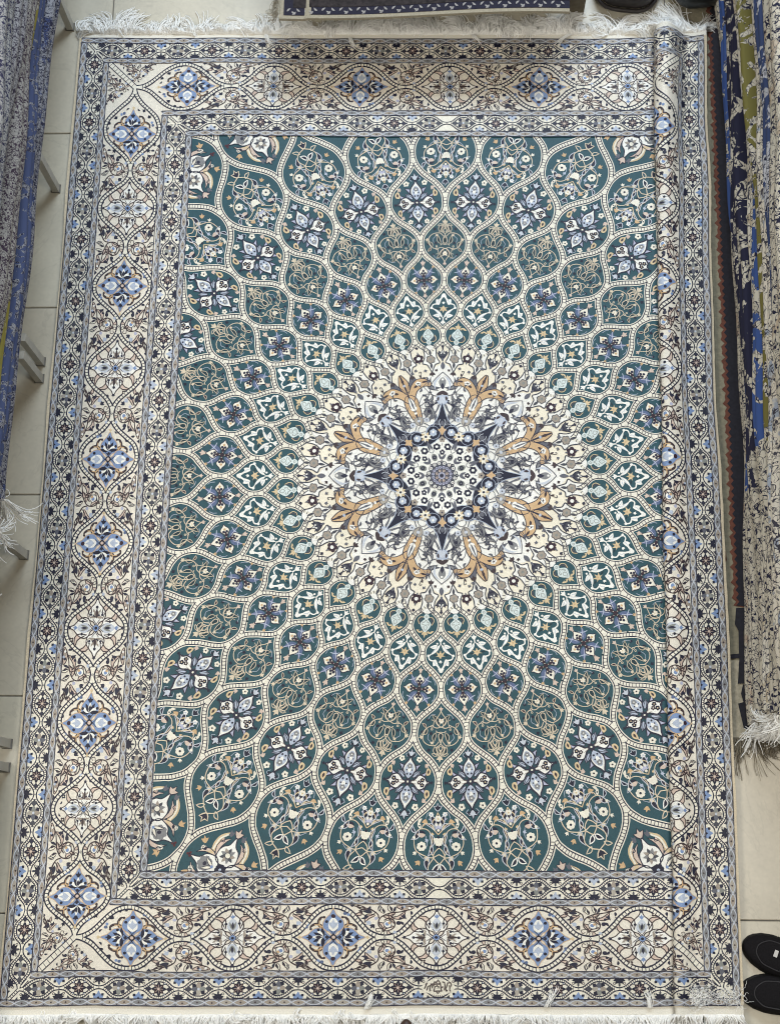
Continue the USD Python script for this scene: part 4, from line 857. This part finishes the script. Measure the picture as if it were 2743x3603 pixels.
# tufts that lie over the pile at the top edge and bottom edge
S, Wd = [], []
for u, v, a, L in ((-.62, 1.57, -1.0, .05), (-.33, 1.56, -1.1, .045), (.42, 1.575, -2.4, .07), (.09, 1.57, -.9, .04), (.31, -1.565, 1.2, .06), (-.2, -1.57, 1.3, .045), (.6, -1.565, 1.9, .05)):
    for k in range(14):
        t = np.linspace(0, 1, 7)[:, None]; aa = a + rng.normal(0, .12); d = np.array([[math.cos(aa), math.sin(aa)]]); nrm = np.array([[-d[0, 1], d[0, 0]]])
        p = np.array([[u + rng.normal(0, .004), v]]) + d * t * L * rng.uniform(.6, 1.1) + nrm * np.sin(t * 5 + rng.uniform(0, 3)) * .003
        S.append(np.c_[floor_xy(p[:, 0], p[:, 1])[0], floor_xy(p[:, 0], p[:, 1])[1], .019 + .004 * np.sin(t[:, 0] * PI) + rng.uniform(0, .003)]); Wd.append(.0018)
for k in range(160):                                              # wool clump on the pleat's lower end
    u = rng.normal(.72, .02) if k % 3 == 0 else rng.uniform(.69, .86); v = -1.535 + rng.normal(0, .012); a = rng.uniform(0, 2 * PI); m = 9
    q = [np.array([u, v + .02 * u * .99])]
    for i in range(m): a += rng.normal(0, .7); q.append(q[-1] + .004 * np.array([math.cos(a), math.sin(a)]))
    q = np.array(q); S.append(np.c_[q, np.where(q[:, 0] < .69, .02, .034) + rng.uniform(0, .004, len(q))]); Wd.append(.0011)
curves('loose_tufts', S, Wd, YARN, RUG)
print('rug triangles', NTRI[0])

# ------------------------------------------------------------------ folded rugs in piles
def rug_mat(name, ground, line, field=None, ysplit=None, scale=26, blue=None, dense=0.5, thr=0.07):
    band = lambda w, c=.5: [(0.0, (0, 0, 0)), (c - w - .008, (0, 0, 0)), (c - w, (1, 1, 1)), (c + w, (1, 1, 1)), (c + w + .008, (0, 0, 0))]
    n = {'g': ('geometry', {}), 'd': ('noise_texture', {'scale': 9, 'detail': 2}), 'n1': ('noise_texture', {'scale': scale * .75, 'detail': 1.5, 'distortion': 1.6}), 'n2': ('noise_texture', {'scale': scale * 1.5, 'detail': 1.0, 'distortion': 1.0}), 'n3': ('noise_texture', {'scale': scale * 2.2, 'detail': 2.0}),
         'v2': ('voronoi_texture', {'feature': 'f1', 'scale': scale * 1.3, 'randomness': 1.0}),
         'c1': ('rgb_ramp', {'ramp': band(.012 + dense * .010)}), 'c2': ('rgb_ramp', {'ramp': band(.012 + dense * .012, .53)}), 'c3': ('rgb_ramp', {'ramp': [(0.0, (0, 0, 0)), (.60, (0, 0, 0)), (.63, (1, 1, 1))]}),
         'c4': ('rgb_ramp', {'ramp': [(0.0, (1, 1, 1)), (.12 + thr, (1, 1, 1)), (.16 + thr, (0, 0, 0))]}),
         'k': ('noise_texture', {'scale': scale * 0.55, 'detail': 3, 'roughness': 0.6}), 'ck': ('rgb_ramp', {'ramp': [(0.0, (0, 0, 0)), (0.56, (0, 0, 0)), (0.60, (1, 1, 1))]}),
         'm0': ('mix', {'color1': ground, 'color2': blue or [x * .82 for x in ground]}), 'm1': ('mix', {'color2': line}), 'm2': ('mix', {'color2': line}), 'm3': ('mix', {'color2': [a * .45 + b * .55 for a, b in zip(ground, line)]}), 'm5': ('mix', {'color2': line}),
         'fn': ('noise_texture', {'scale': 300, 'detail': 2}), 'b': ('bump', {'strength': 0.6, 'distance': 0.0015}), 'p': ('principled_bsdf', {'roughness': 0.85, 'specular_ior_level': 0.2})}
    l = [('g.position', x + '.vector') for x in ('d', 'n1', 'n2', 'n3', 'v2', 'k', 'fn')] + [('n1.fac', 'c1.fac'), ('n2.fac', 'c2.fac'), ('n3.fac', 'c3.fac'), ('v2.distance', 'c4.fac'), ('k.fac', 'ck.fac'), ('ck.color', 'm0.fac'), ('m0.color', 'm3.color1'), ('c3.color', 'm3.fac'),
         ('m3.color', 'm1.color1'), ('c1.color', 'm1.fac'), ('m1.color', 'm2.color1'), ('c2.color', 'm2.fac'), ('m2.color', 'm5.color1'), ('c4.color', 'm5.fac'), ('fn.fac', 'b.height'), ('b.normal', 'p.normal')]
    last = 'm5.color'
    if field:
        n |= {'sx': ('separate_xyz', {}), 'jy': ('math', {'math_type': 'multiply_add', 'value2': 0.30}), 'st': ('math', {'math_type': 'greater_than', 'value2': ysplit}), 'kf': ('noise_texture', {'scale': scale * 0.45, 'detail': 3, 'roughness': 0.6, 'distortion': 1.4}),
              'cf': ('rgb_ramp', {'ramp': [(0.0, (1, 1, 1)), (0.53, (1, 1, 1)), (0.545, (0, 0, 0))]}), 'mf': ('math', {'math_type': 'multiply'}), 'm4': ('mix', {'color2': field})}
        l += [('g.position', 'sx.vector'), ('d.fac', 'jy.value1'), ('sx.y', 'jy.value3'), ('jy.value', 'st.value1'), ('g.position', 'kf.vector'), ('kf.fac', 'cf.fac'), ('cf.color', 'mf.value1'), ('st.value', 'mf.value2'), (last, 'm4.color1'), ('mf.value', 'm4.fac')]
        last = 'm4.color'
    l.append((last, 'p.base_color'))
    return M(name, n, l)
CRm, NVm, BLm, YLm = (0.56, 0.51, 0.41), (0.022, 0.022, 0.045), (0.045, 0.065, 0.145), (0.16, 0.14, 0.04)
def layer_mesh(x_face, sgn, depth, y0, y1, z0, th, seed, folds=2, wave=.012):
    g = np.random.default_rng(seed); ny = 90; ys = np.linspace(y0, y1, ny); per = 12 * folds
    ph = g.uniform(0, 6, 4); rows = []
    for y in ys:
        off = wave * (math.sin(2.1 * y + ph[0]) + .5 * math.sin(5.3 * y + ph[1])) ; zw = .004 * math.sin(3.3 * y + ph[2])
        prof = []
        for f in range(folds):
            h = th / folds; a = np.linspace(-PI / 2, PI / 2, 12); bulge = h * .5 * (1 + .15 * math.sin(4 * y + ph[3] + f))
            prof.append(np.c_[x_face + off + sgn * (-bulge + bulge * np.cos(a)) + .003 * math.sin(13 * y + f + ph[1]), np.full(12, y), z0 + zw + h * (f + .5) + h * .5 * np.sin(a)])
        pr = np.vstack(prof); rows.append(np.vstack([[[x_face - sgn * depth, y, z0]], pr, [[x_face - sgn * depth, y, z0 + th]]]))
    k = len(rows[0]); v = np.vstack(rows); F = []
    for i in range(ny - 1):
        for j in range(k): q = (j + 1) % k; a, b, c, d = i * k + j, i * k + q, (i + 1) * k + q, (i + 1) * k + j; F += [(a, b, c), (a, c, d)]
    for i in (0, ny - 1):
        c0 = len(v); v = np.vstack([v, v[i * k:(i + 1) * k].mean(0)])
        for j in range(k): q = (j + 1) % k; F.append((c0, i * k + j, i * k + q) if i else (c0, i * k + q, i * k + j))
    F = np.array(F)
    return v, (F if sgn < 0 else F[:, ::-1])
def pile_rug(label, mat, x_face, sgn, depth, y0, y1, z0, th, seed, group, folds=2, fr=None):
    t = thing('folded_rug', label, 'rug', (x_face, y0, z0), 0, group)
    v, f = layer_mesh(0, sgn, depth, 0, y1 - y0, 0, th, seed, folds)
    obj('folded_body', (v, f), mat, t, smooth=40)
    if fr:
        n, l0, l1, dn = fr
        pos = lambda q: (-sgn * (.004 + (depth if depth < .3 else .3) * q), .004, th * (.25 + .5 * ((q * 7.3) % 1)))
        S, Wd = fringe(pos, (sgn * .25, -1), n, l0, l1, 20, seed + 50, .0030, th * .2 - dn, .6, .1)
        curves('fringe', S, Wd, YARN, t)
# right-hand pile, bottom up
BRm = (0.045, 0.085, 0.24)
RP = [('cream_scroll', CRm, NVm, None, 30, 'lowest cream rug of the right pile, with fine dark scrolls along its folds'), ('blue_ends', CRm, NVm, BRm, 28, 'cream and bright blue folded rug, second from the bottom of the right pile'),
      ('navy_flowers', CRm, NVm, NVm, 24, 'navy folded rug with cream flowers, third from the bottom of the right pile'), ('navy_cream', CRm, NVm, NVm, 22, 'navy and cream folded rug lying directly on the other navy one of the right pile'),
      ('cream_white', (0.68, 0.63, 0.53), (0.05, 0.05, 0.07), None, 20, 'plain-looking cream folded rug resting on the navy ones of the right pile'),
      ('blue_bright', CRm, NVm, BRm, 22, 'mid-blue folded rug under the olive-yellow one in the right pile'), ('olive', CRm, NVm, YLm, 26, 'thin olive-yellow folded rug in the right pile'),
      ('cream_flowers', (0.70, 0.64, 0.53), (0.06, 0.055, 0.07), None, 22, 'cream folded rug with grey flowers above the olive-yellow one on the right'), ('blue_grey', (0.5, 0.5, 0.52), NVm, BLm, 24, 'slate blue folded rug near the top of the right pile'), ('cream_top', CRm, NVm, None, 24, 'topmost cream folded rug of the right pile')]
z = .022
for i, (nm, g0, l0, fl, sc, lab) in enumerate(RP):
    th = (.058, .052, .056, .058, .062, .060, .026, .080, .066, .12)[i]
    y0 = -.752 + rng.uniform(-.012, .018)
    ac = ((.46, .36, .27), None, None, None, (.5, .42, .3), None, None, (.36, .40, .47), None, (.47, .38, .28))[i]
    pile_rug(lab, rug_mat('pile_' + nm, g0, l0, fl, (.15, .15, -.02, .10, .1, .15, .2, .1, .1, .1)[i], sc, ac, .30, .03), .915 + (.006, -.001, .004, -.002, .004, -.003, -.006, .004, 0, 0)[i], -1, .75, y0, 2.6, z, th, 100 + i, 'folded rugs of the right pile', 2 if th > .05 else 1, (420, .05, .10, .02) if i < 7 else None)
    z += th + .001
# left-hand pile on benches
LP = [('speckle_low', (0.30, 0.30, 0.32), (0.03, 0.03, 0.055), None, 52, 'lowest rug of the left pile, speckled navy and pale grey, overhanging the bench legs', (0.06, 0.08, 0.18)), ('speckle_blue', (0.29, 0.29, 0.31), (0.03, 0.03, 0.06), (0.07, 0.09, 0.18), 52, 'blue and grey folded rug, second from the bottom of the left pile', None),
      ('yellow_strip', (0.45, 0.42, 0.34), (0.10, 0.08, 0.08), (0.28, 0.245, 0.06), 20, 'folded rug with a mustard yellow edge in the left pile', None), ('left_cream', (0.36, 0.34, 0.31), (0.06, 0.04, 0.06), None, 50, 'cream and plum speckled folded rug above the yellow edged one on the left', None),
      ('left_grey', (0.34, 0.33, 0.33), (0.05, 0.04, 0.06), None, 50, 'grey flowered folded rug in the upper left pile', None), ('left_top', (0.38, 0.37, 0.35), (0.04, 0.04, 0.08), None, 46, 'uppermost folded rug of the left pile, cream with navy marks', None)]
z = .255
for i, (nm, g0, l0, fl, sc, lab, bl) in enumerate(LP):
    th = (.075, .06, .045, .08, .08, .1)[i]; y0 = (-.16, -.26, -.44, -.46, -.5, -.52)[i]
    pile_rug(lab, rug_mat('pile_' + nm, g0, l0, fl, -.15 + .1 * (i % 2), sc, bl, 1.0, .10), -1.272 + (0, -.006, -.010, -.006, -.011, -.006)[i], 1, .8, y0, 2.3, z, th, 200 + i, 'folded rugs of the left pile', 2, (560, .045, .10, (.07, .10, .07, .06, .05, .05)[i]))
    z += th + .001
BENCH = plain('bench_paint', (0.46, 0.44, 0.38), 0.5, 0.12, 30)
def bench(y0, y1, label):
    t = thing('display_bench', label, 'bench', (-1.30, y0, 0), 0, 'low display benches along the left')
    L = y1 - y0; bx = lambda s, c: trimesh.creation.box(s, trimesh.transformations.translation_matrix(c))
    for y in (.018, L / 2, L - .018):
        for x in (0, -.62): obj('leg', bx((.022, .026, .215), (x, y, .1085)), BENCH, t)
        for x in (0, -.62): obj('foot_pad', bx((.03, .03, .004), (x, y, .003)), GROUT, t)
    for x in (0, -.62): obj('rail', bx((.02, L, .028), (x * .84 - .05, L / 2, .230)), BENCH, t)
    obj('bench_top', bx((.62, L, .008), (-.315, L / 2, .2485)), BENCH, t)
bench(.362, 1.63, 'grey painted low bench at the far left, under the pile of folded rugs'); bench(-.862, .340, 'grey painted low bench at mid left, where the pile of rugs ends'); bench(-2.1, -.896, 'grey painted low bench at the near left, mostly outside the picture')

# ------------------------------------------------------------------ flat kilim under the right pile
KT = thing('flat_kilim', 'olive beige flat-woven kilim with black serrated band, lying under the right pile of folded rugs', 'kilim', (0, 0, 0))
KM = {k: plain('kilim_' + k, c, .9, .22, 90, .0008) for k, c in dict(beige=(.27, .24, .165), black=(.022, .021, .028), rust=(.15, .055, .035), brown=(.13, .09, .07), cream=(.42, .37, .27)).items()}
def plate(pts, z, th=.0012):
    p = np.asarray(pts, float); t = earcut.triangulate_float64(p, np.array([len(p)], np.uint32)).reshape(-1, 3); n = len(p)
    v = np.vstack([np.c_[p, np.full(n, z)], np.c_[p, np.full(n, z - th)]]); i = np.arange(n); j = (i + 1) % n
    ar = np.sum(p[:, 0] * np.roll(p[:, 1], -1) - p[:, 1] * np.roll(p[:, 0], -1))
    sd = np.vstack([np.c_[i, i + n, j], np.c_[j, i + n, j + n]]); sd = sd if ar > 0 else sd[:, ::-1]
    c = p[t]; s = np.cross(c[:, 1] - c[:, 0], c[:, 2] - c[:, 0]) < 0; t[s] = t[s][:, ::-1]
    return v, np.vstack([t, t[:, ::-1] + n, sd])
obj('woven_ground', plate([(.76, -.795), (1.5, -.795), (1.5, 2.2), (.76, 2.2)], .005, .004), KM['beige'], KT)
ys = np.arange(2.2, -.40, -.012); zig = [(.901 + (.0045 if k % 2 else -.0045), y) for k, y in enumerate(ys)]
zr = [(.889 + .004 * math.sin(k * 1.7) + (.004 if k % 2 else -.003), y) for k, y in enumerate(ys)]
obj('rust_edge', plate(zr + [(.93, -.40), (.93, 2.2)], .0066), KM['rust'], KT)
obj('black_band', plate(zig + [(1.0, -.40), (1.0, 2.2)], .0082), KM['black'], KT)
obj('cream_block', plate([(.84, -.56), (.985, -.56), (.985, -.79), (.84, -.79)], .0062), KM['cream'], KT)
obj('brown_block', plate([(.925, -.545), (1.0, -.545), (1.0, -.79), (.925, -.79)], .0074), KM['brown'], KT)
obj('black_line', plate([(.84, -.545), (1.0, -.53), (1.0, -.545), (.84, -.558)], .0084), KM['black'], KT)
def spear(y, s):
    return [(.904 - .5 * w * s, y + d) for w, d in ((.036, 0), (.014, -.09), (.036, -.092), (.004, -.10))]
obj('black_spear', plate([(.895, -.40), (.925, -.40), (.924, -.46), (.914, -.47), (.912, -.54), (.926, -.63), (.890, -.63), (.897, -.56), (.899, -.47), (.889, -.45)], .0096), KM['black'], KT)
obj('black_spear', plate([(.905, -.632), (.914, -.632), (.918, -.66), (.912, -.685), (.928, -.69), (.916, -.765), (.902, -.765), (.888, -.69), (.904, -.685), (.898, -.66)], .0096), KM['black'], KT)
obj('rust_mark', plate([(.858, -.20), (.872, -.225), (.874, -.25), (.858, -.275)], .0066), KM['rust'], KT)
S, Wd = fringe(lambda t: (.84 + .5 * t, -.79, .006), (.05, -1), 420, .05, .11, 10, 77, .0022, .003, .4)
curves('fringe', S, Wd, YARN2, KT)

# ------------------------------------------------------------------ black loafers of somebody standing at the lower right corner
SUEDE = plain('black_suede', (0.010, 0.009, 0.010), 0.9, 0.5, 400, 0.0006, 0.15); SOLE = plain('black_rubber', (0.008, 0.008, 0.008), 0.55, 0.2, 60); SEAM = plain('black_stitching', (0.03, 0.028, 0.03), 0.7, 0.2, 100); TAGW = plain('white_tab', (0.6, 0.58, 0.55), 0.6, 0.1, 50); SKIN = plain('dark_lining', (0.02, 0.018, 0.016), 0.9, 0.3, 100)
def shoe(label, toe, ang, tabbed):
    t = thing('loafer', label, 'shoe', (toe[0], toe[1], 0), ang, 'black loafers at the lower right corner')
    xs = np.array([0, .006, .018, .04, .07, .10, .14, .18, .22, .26, .285, .295]); hw = np.array([.004, .018, .030, .042, .050, .0525, .050, .044, .041, .040, .032, .012]); tp = np.array([.018, .026, .034, .040, .046, .054, .066, .072, .070, .070, .068, .05])
    def loft(hwf, z0, topf, n=20, cap=True):
        xx = np.r_[np.linspace(0, .04, 12) , np.linspace(.05, .295, 26)]; rows = []
        for x in xx:
            w, h = np.interp(x, xs, hwf), np.interp(x, xs, topf); a = np.linspace(0, PI, n)
            yy = w * np.sign(np.cos(a)) * np.abs(np.cos(a)) ** .62; zz = z0 + (h - z0) * np.sin(a) ** .75; rows.append(np.c_[np.full(n, x), yy, zz])
        v = np.vstack(rows); f = []
        for i in range(len(rows) - 1):
            for j in range(n): q = (j + 1) % n; a, b, c, d = i * n + j, i * n + q, (i + 1) * n + q, (i + 1) * n + j; f += [(a, b, c), (a, c, d)]
        for i in (0, len(rows) - 1):
            for j in range(1, n - 1): f.append((i * n, i * n + j + 1, i * n + j) if i == 0 else (i * n, i * n + j, i * n + j + 1))
        return v, np.array(f)
    obj('upper', loft(hw, .012, tp), SUEDE, t, smooth=50)
    obj('sole', loft(hw + .0035, .0, np.full(len(xs), .0135)), SOLE, t, smooth=50)
    # apron seam, a raised cord over the vamp
    pts = []
    for s in np.linspace(-1, 1, 31):
        x = .034 + .125 * abs(s) ** 1.9; w = np.interp(x, xs, hw) * .70 * np.sign(s) * min(1, abs(s) * 2.3) ** .7; hh = np.interp(x, xs, tp); ww = np.interp(x, xs, hw)
        cz = min(1, abs(w) / ww) ** (1 / .62); pts.append((x, w, .012 + (hh - .012) * math.sqrt(max(0, 1 - cz ** 2)) ** .75 + .0006))
    pts = np.array(pts); ring = []
    for i in range(len(pts)):
        d = pts[min(i + 1, len(pts) - 1)] - pts[max(i - 1, 0)]; d /= np.linalg.norm(d); n1 = np.cross(d, [0, 0, 1]); n1 /= np.linalg.norm(n1); n2 = np.cross(n1, d)
        ring.append([pts[i] + .0016 * (math.cos(a) * n1 + math.sin(a) * n2) for a in np.linspace(0, 2 * PI, 6, endpoint=False)])
    v = np.array(ring).reshape(-1, 3); f = []
    for i in range(len(pts) - 1):
        for j in range(6): q = (j + 1) % 6; f += [(i * 6 + j, i * 6 + q, (i + 1) * 6 + q), (i * 6 + j, (i + 1) * 6 + q, (i + 1) * 6 + j)]
    obj('apron_seam', (v, np.array(f)), SEAM, t, smooth=True)
    op = trimesh.creation.icosphere(2, 1); op.apply_scale((.075, .030, .02)); op.apply_translation((.205, 0, .063)); obj('opening', op, SKIN, t, smooth=True)
    st = trimesh.creation.box((.022, .074, .005)); st.apply_translation((.118, 0, .060)); obj('saddle_strap', st, SEAM, t)
    if tabbed:
        b = trimesh.creation.box((.0105, .019, .002)); b.apply_translation((.085, .006, .0518)); obj('tab', b, TAGW, t)
shoe('black suede loafer with a small white tab on its front, upper one of the two', (.872, -1.372), -22, True)
shoe('plain black suede loafer touching the rug corner, lower one of the two', (.857, -1.502), -5, False)
BROWN = plain('brown_leather', (0.055, 0.030, 0.020), 0.45, 0.3, 80)
t = thing('brown_shoe', 'toe of a brown leather shoe peeping out under the lower fringe', 'shoe', (-.087, -1.600, 0), -92)
b = trimesh.creation.icosphere(3, 1); b.apply_scale((.075, .030, .024)); b.apply_translation((.072, 0, .026)); obj('toe_cap', b, BROWN, t, smooth=True)
b = trimesh.creation.icosphere(3, 1); b.apply_scale((.15, .036, .03)); b.apply_translation((.17, 0, .032)); obj('vamp', b, BROWN, t, smooth=True)
b = trimesh.creation.icosphere(3, 1); b.apply_scale((.17, .038, .009)); b.apply_translation((.165, 0, .010)); obj('sole', b, SOLE, t, smooth=True)

# ------------------------------------------------------------------ far end: bench with an overhanging rug, bags
WOOD = plain('old_wood', (0.13, 0.11, 0.075), 0.7, 0.35, 30, .001)
bt = thing('wooden_bench', 'old wooden bench at the far end, its post standing beside the hanging rug edge', 'bench', (0, 0, 0))
bx = lambda s, c: trimesh.creation.box(s, trimesh.transformations.translation_matrix(c))
obj('post', bx((.056, .05, .30), (.441, 1.690, .152)), WOOD, bt); obj('post', bx((.056, .05, .222), (-.46, 1.76, .113)), WOOD, bt); obj('seat_board', bx((.96, .45, .02), (-.07, 1.93, .236)), WOOD, bt)
tr = thing('border_rug', 'rug with a navy and cream leaf border, hanging over the front of the far bench', 'rug', (0, 0, 0))
def tdrop(x): return .268 + .010 * math.sin(4.3 * x + .6) - .006 * (x < -.45)
def far(pts, up=.0): 
    pts = np.asarray(pts, float); return np.c_[pts[:, 0], pts[:, 1] + .007 * np.sin(5 * pts[:, 0]) , [tdrop(x) + up for x in pts[:, 0]]]
def far_sheet(y0, y1, x0, x1, up, th):
    n = 60; xs_ = np.linspace(x0, x1, n); rows = [far(np.c_[xs_, np.full(n, y)], up) for y in np.linspace(y0, y1, 4)]; v = np.vstack(rows); N = len(v); v = np.vstack([v, v - [0, 0, th]])
    i, j = np.meshgrid(np.arange(3), np.arange(n - 1), indexing='ij'); k = (i * n + j).ravel(); f = np.vstack([np.c_[k, k + 1, k + n + 1], np.c_[k, k + n + 1, k + n]])
    rim = np.r_[np.arange(n), np.arange(2 * n - 1, 4 * n, n), np.arange(4 * n - 2, 3 * n - 1, -1), np.arange(2 * n, 0, -n)]; r2 = np.roll(rim, -1)
    return v, np.vstack([f, f[:, ::-1] + N, np.c_[rim, rim + N, r2], np.c_[r2, rim + N, r2 + N]])
obj('selvedge', far_sheet(1.478, 2.1, -.545, .392, 0, .012), plain('cream_selvedge', (.34, .30, .22), .9, .2, 200, .001), tr)
obj('navy_border', far_sheet(1.490, 2.1, -.53, .392, .0015, .001), plain('navy_border_wool', (.018, .017, .032), .9, .3, 200), tr)
obj('brown_field', far_sheet(1.518, 2.1, -.50, .392, .003, .001), plain('brown_field_wool', (.028, .022, .022), .9, .7, 70), tr)
LEAFM = plain('pale_leaf_wool', (.33, .31, .29), .9, .2, 200)
vv, ff = [], []
for k in range(64):
    x = -.515 + k * .0142; p = leafp(x, 1.5035, (1, -1)[k % 2] * .8 + (PI if k % 4 > 1 else 0) , .017, .0032, .1); p -= [.004, 0]
    w, q = plate(far(p)[:, :2] * 0 + p, 0, .0006); n0 = sum(len(a) for a in vv); w = np.c_[far(w[:, :2])[:, :2], far(w[:, :2], .0022)[:, 2] + w[:, 2]]; vv.append(w); ff.append(q + n0)
obj('leaf_pattern', (np.vstack(vv), np.vstack(ff)), LEAFM, tr)
S, Wd = fringe(lambda t: (-.545, 1.485 + .25 * t, .262), (-1, -.15), 160, .03, .06, 10, 88, .0018, .22, .5); curves('fringe', S, Wd, plain('grey_yarn', (.36, .33, .26), .9, .2, 100), tr)
DL = plain('dark_brown_leather', (0.018, 0.013, 0.011), 0.5, 0.4, 60, .0008); RIM = plain('leather_piping', (0.032, 0.026, 0.024), 0.5, 0.3, 60); TANL = plain('tan_strap', (0.075, 0.048, 0.032), 0.6, 0.3, 80); BK = plain('glossy_black_leather', (0.010, 0.011, 0.010), 0.33, 0.3, 50, .001)
def soft(sx, sy, sz, p=3.2, sub=4):
    m = trimesh.creation.icosphere(sub, 1); d = m.vertices; r = (np.abs(d) ** p).sum(1) ** (-1 / p); m.vertices = d * r[:, None] * [sx, sy, sz]; return m
bg = thing('leather_bag', 'dark brown leather bag with piped rim and a tan strap, beside the bench post', 'bag', (.625, 1.83, 0), -7)
m = soft(.110, .17, .060); m.apply_translation((0, 0, .062)); obj('bag_body', m, DL, bg, smooth=True)
def tube(pts, r, n=8, closed=False):
    pts = np.asarray(pts, float); m = len(pts); ring = []
    for i in range(m):
        d = pts[(i + 1) % m if closed else min(i + 1, m - 1)] - pts[(i - 1) % m if closed else max(i - 1, 0)]; d /= np.linalg.norm(d); n1 = np.cross(d, [0.02, .01, 1]); n1 /= np.linalg.norm(n1); n2 = np.cross(n1, d)
        ring += [pts[i] + r * (math.cos(a) * n1 + math.sin(a) * n2) for a in np.linspace(0, 2 * PI, n, endpoint=False)]
    f = []
    for i in range(m if closed else m - 1):
        k = (i + 1) % m
        for j in range(n): q = (j + 1) % n; f += [(i * n + j, i * n + q, k * n + q), (i * n + j, k * n + q, k * n + j)]
    return np.array(ring), np.array(f)
a = np.linspace(0, 2 * PI, 60, endpoint=False); se = lambda s: np.sign(s) * np.abs(s) ** .62
obj('piping', tube(np.c_[.113 * se(np.cos(a)), .173 * se(np.sin(a)), np.full(60, .030)], .007, 8, True), RIM, bg, smooth=True); obj('piping', tube(np.c_[.104 * se(np.cos(a)), .163 * se(np.sin(a)), np.full(60, .098)], .006, 8, True), RIM, bg, smooth=True)
obj('strap', tube(np.c_[np.full(12, .0), np.linspace(-.155, .15, 12), .125 - .02 * np.abs(np.linspace(-1, 1, 12)) ** 3], .011, 8), TANL, bg, smooth=True)
b2 = thing('black_bag', 'glossy black leather bag slumped in the far right corner beside the brown one', 'bag', (.838, 1.845, 0), 6)
m = soft(.105, .20, .07, 2.6); m.vertices[:, 2] += .006 * np.sin(m.vertices[:, 0] * 40 + m.vertices[:, 1] * 25); m.apply_translation((0, 0, .072)); obj('bag_body', m, BK, b2, smooth=True)
obj('handle', tube([(-.05, -.10, .125), (-.05, -.16, .11), (-.02, -.19, .07), (.03, -.19, .07), (.05, -.15, .11), (.05, -.10, .125)], .006, 8), BK, b2, smooth=True)
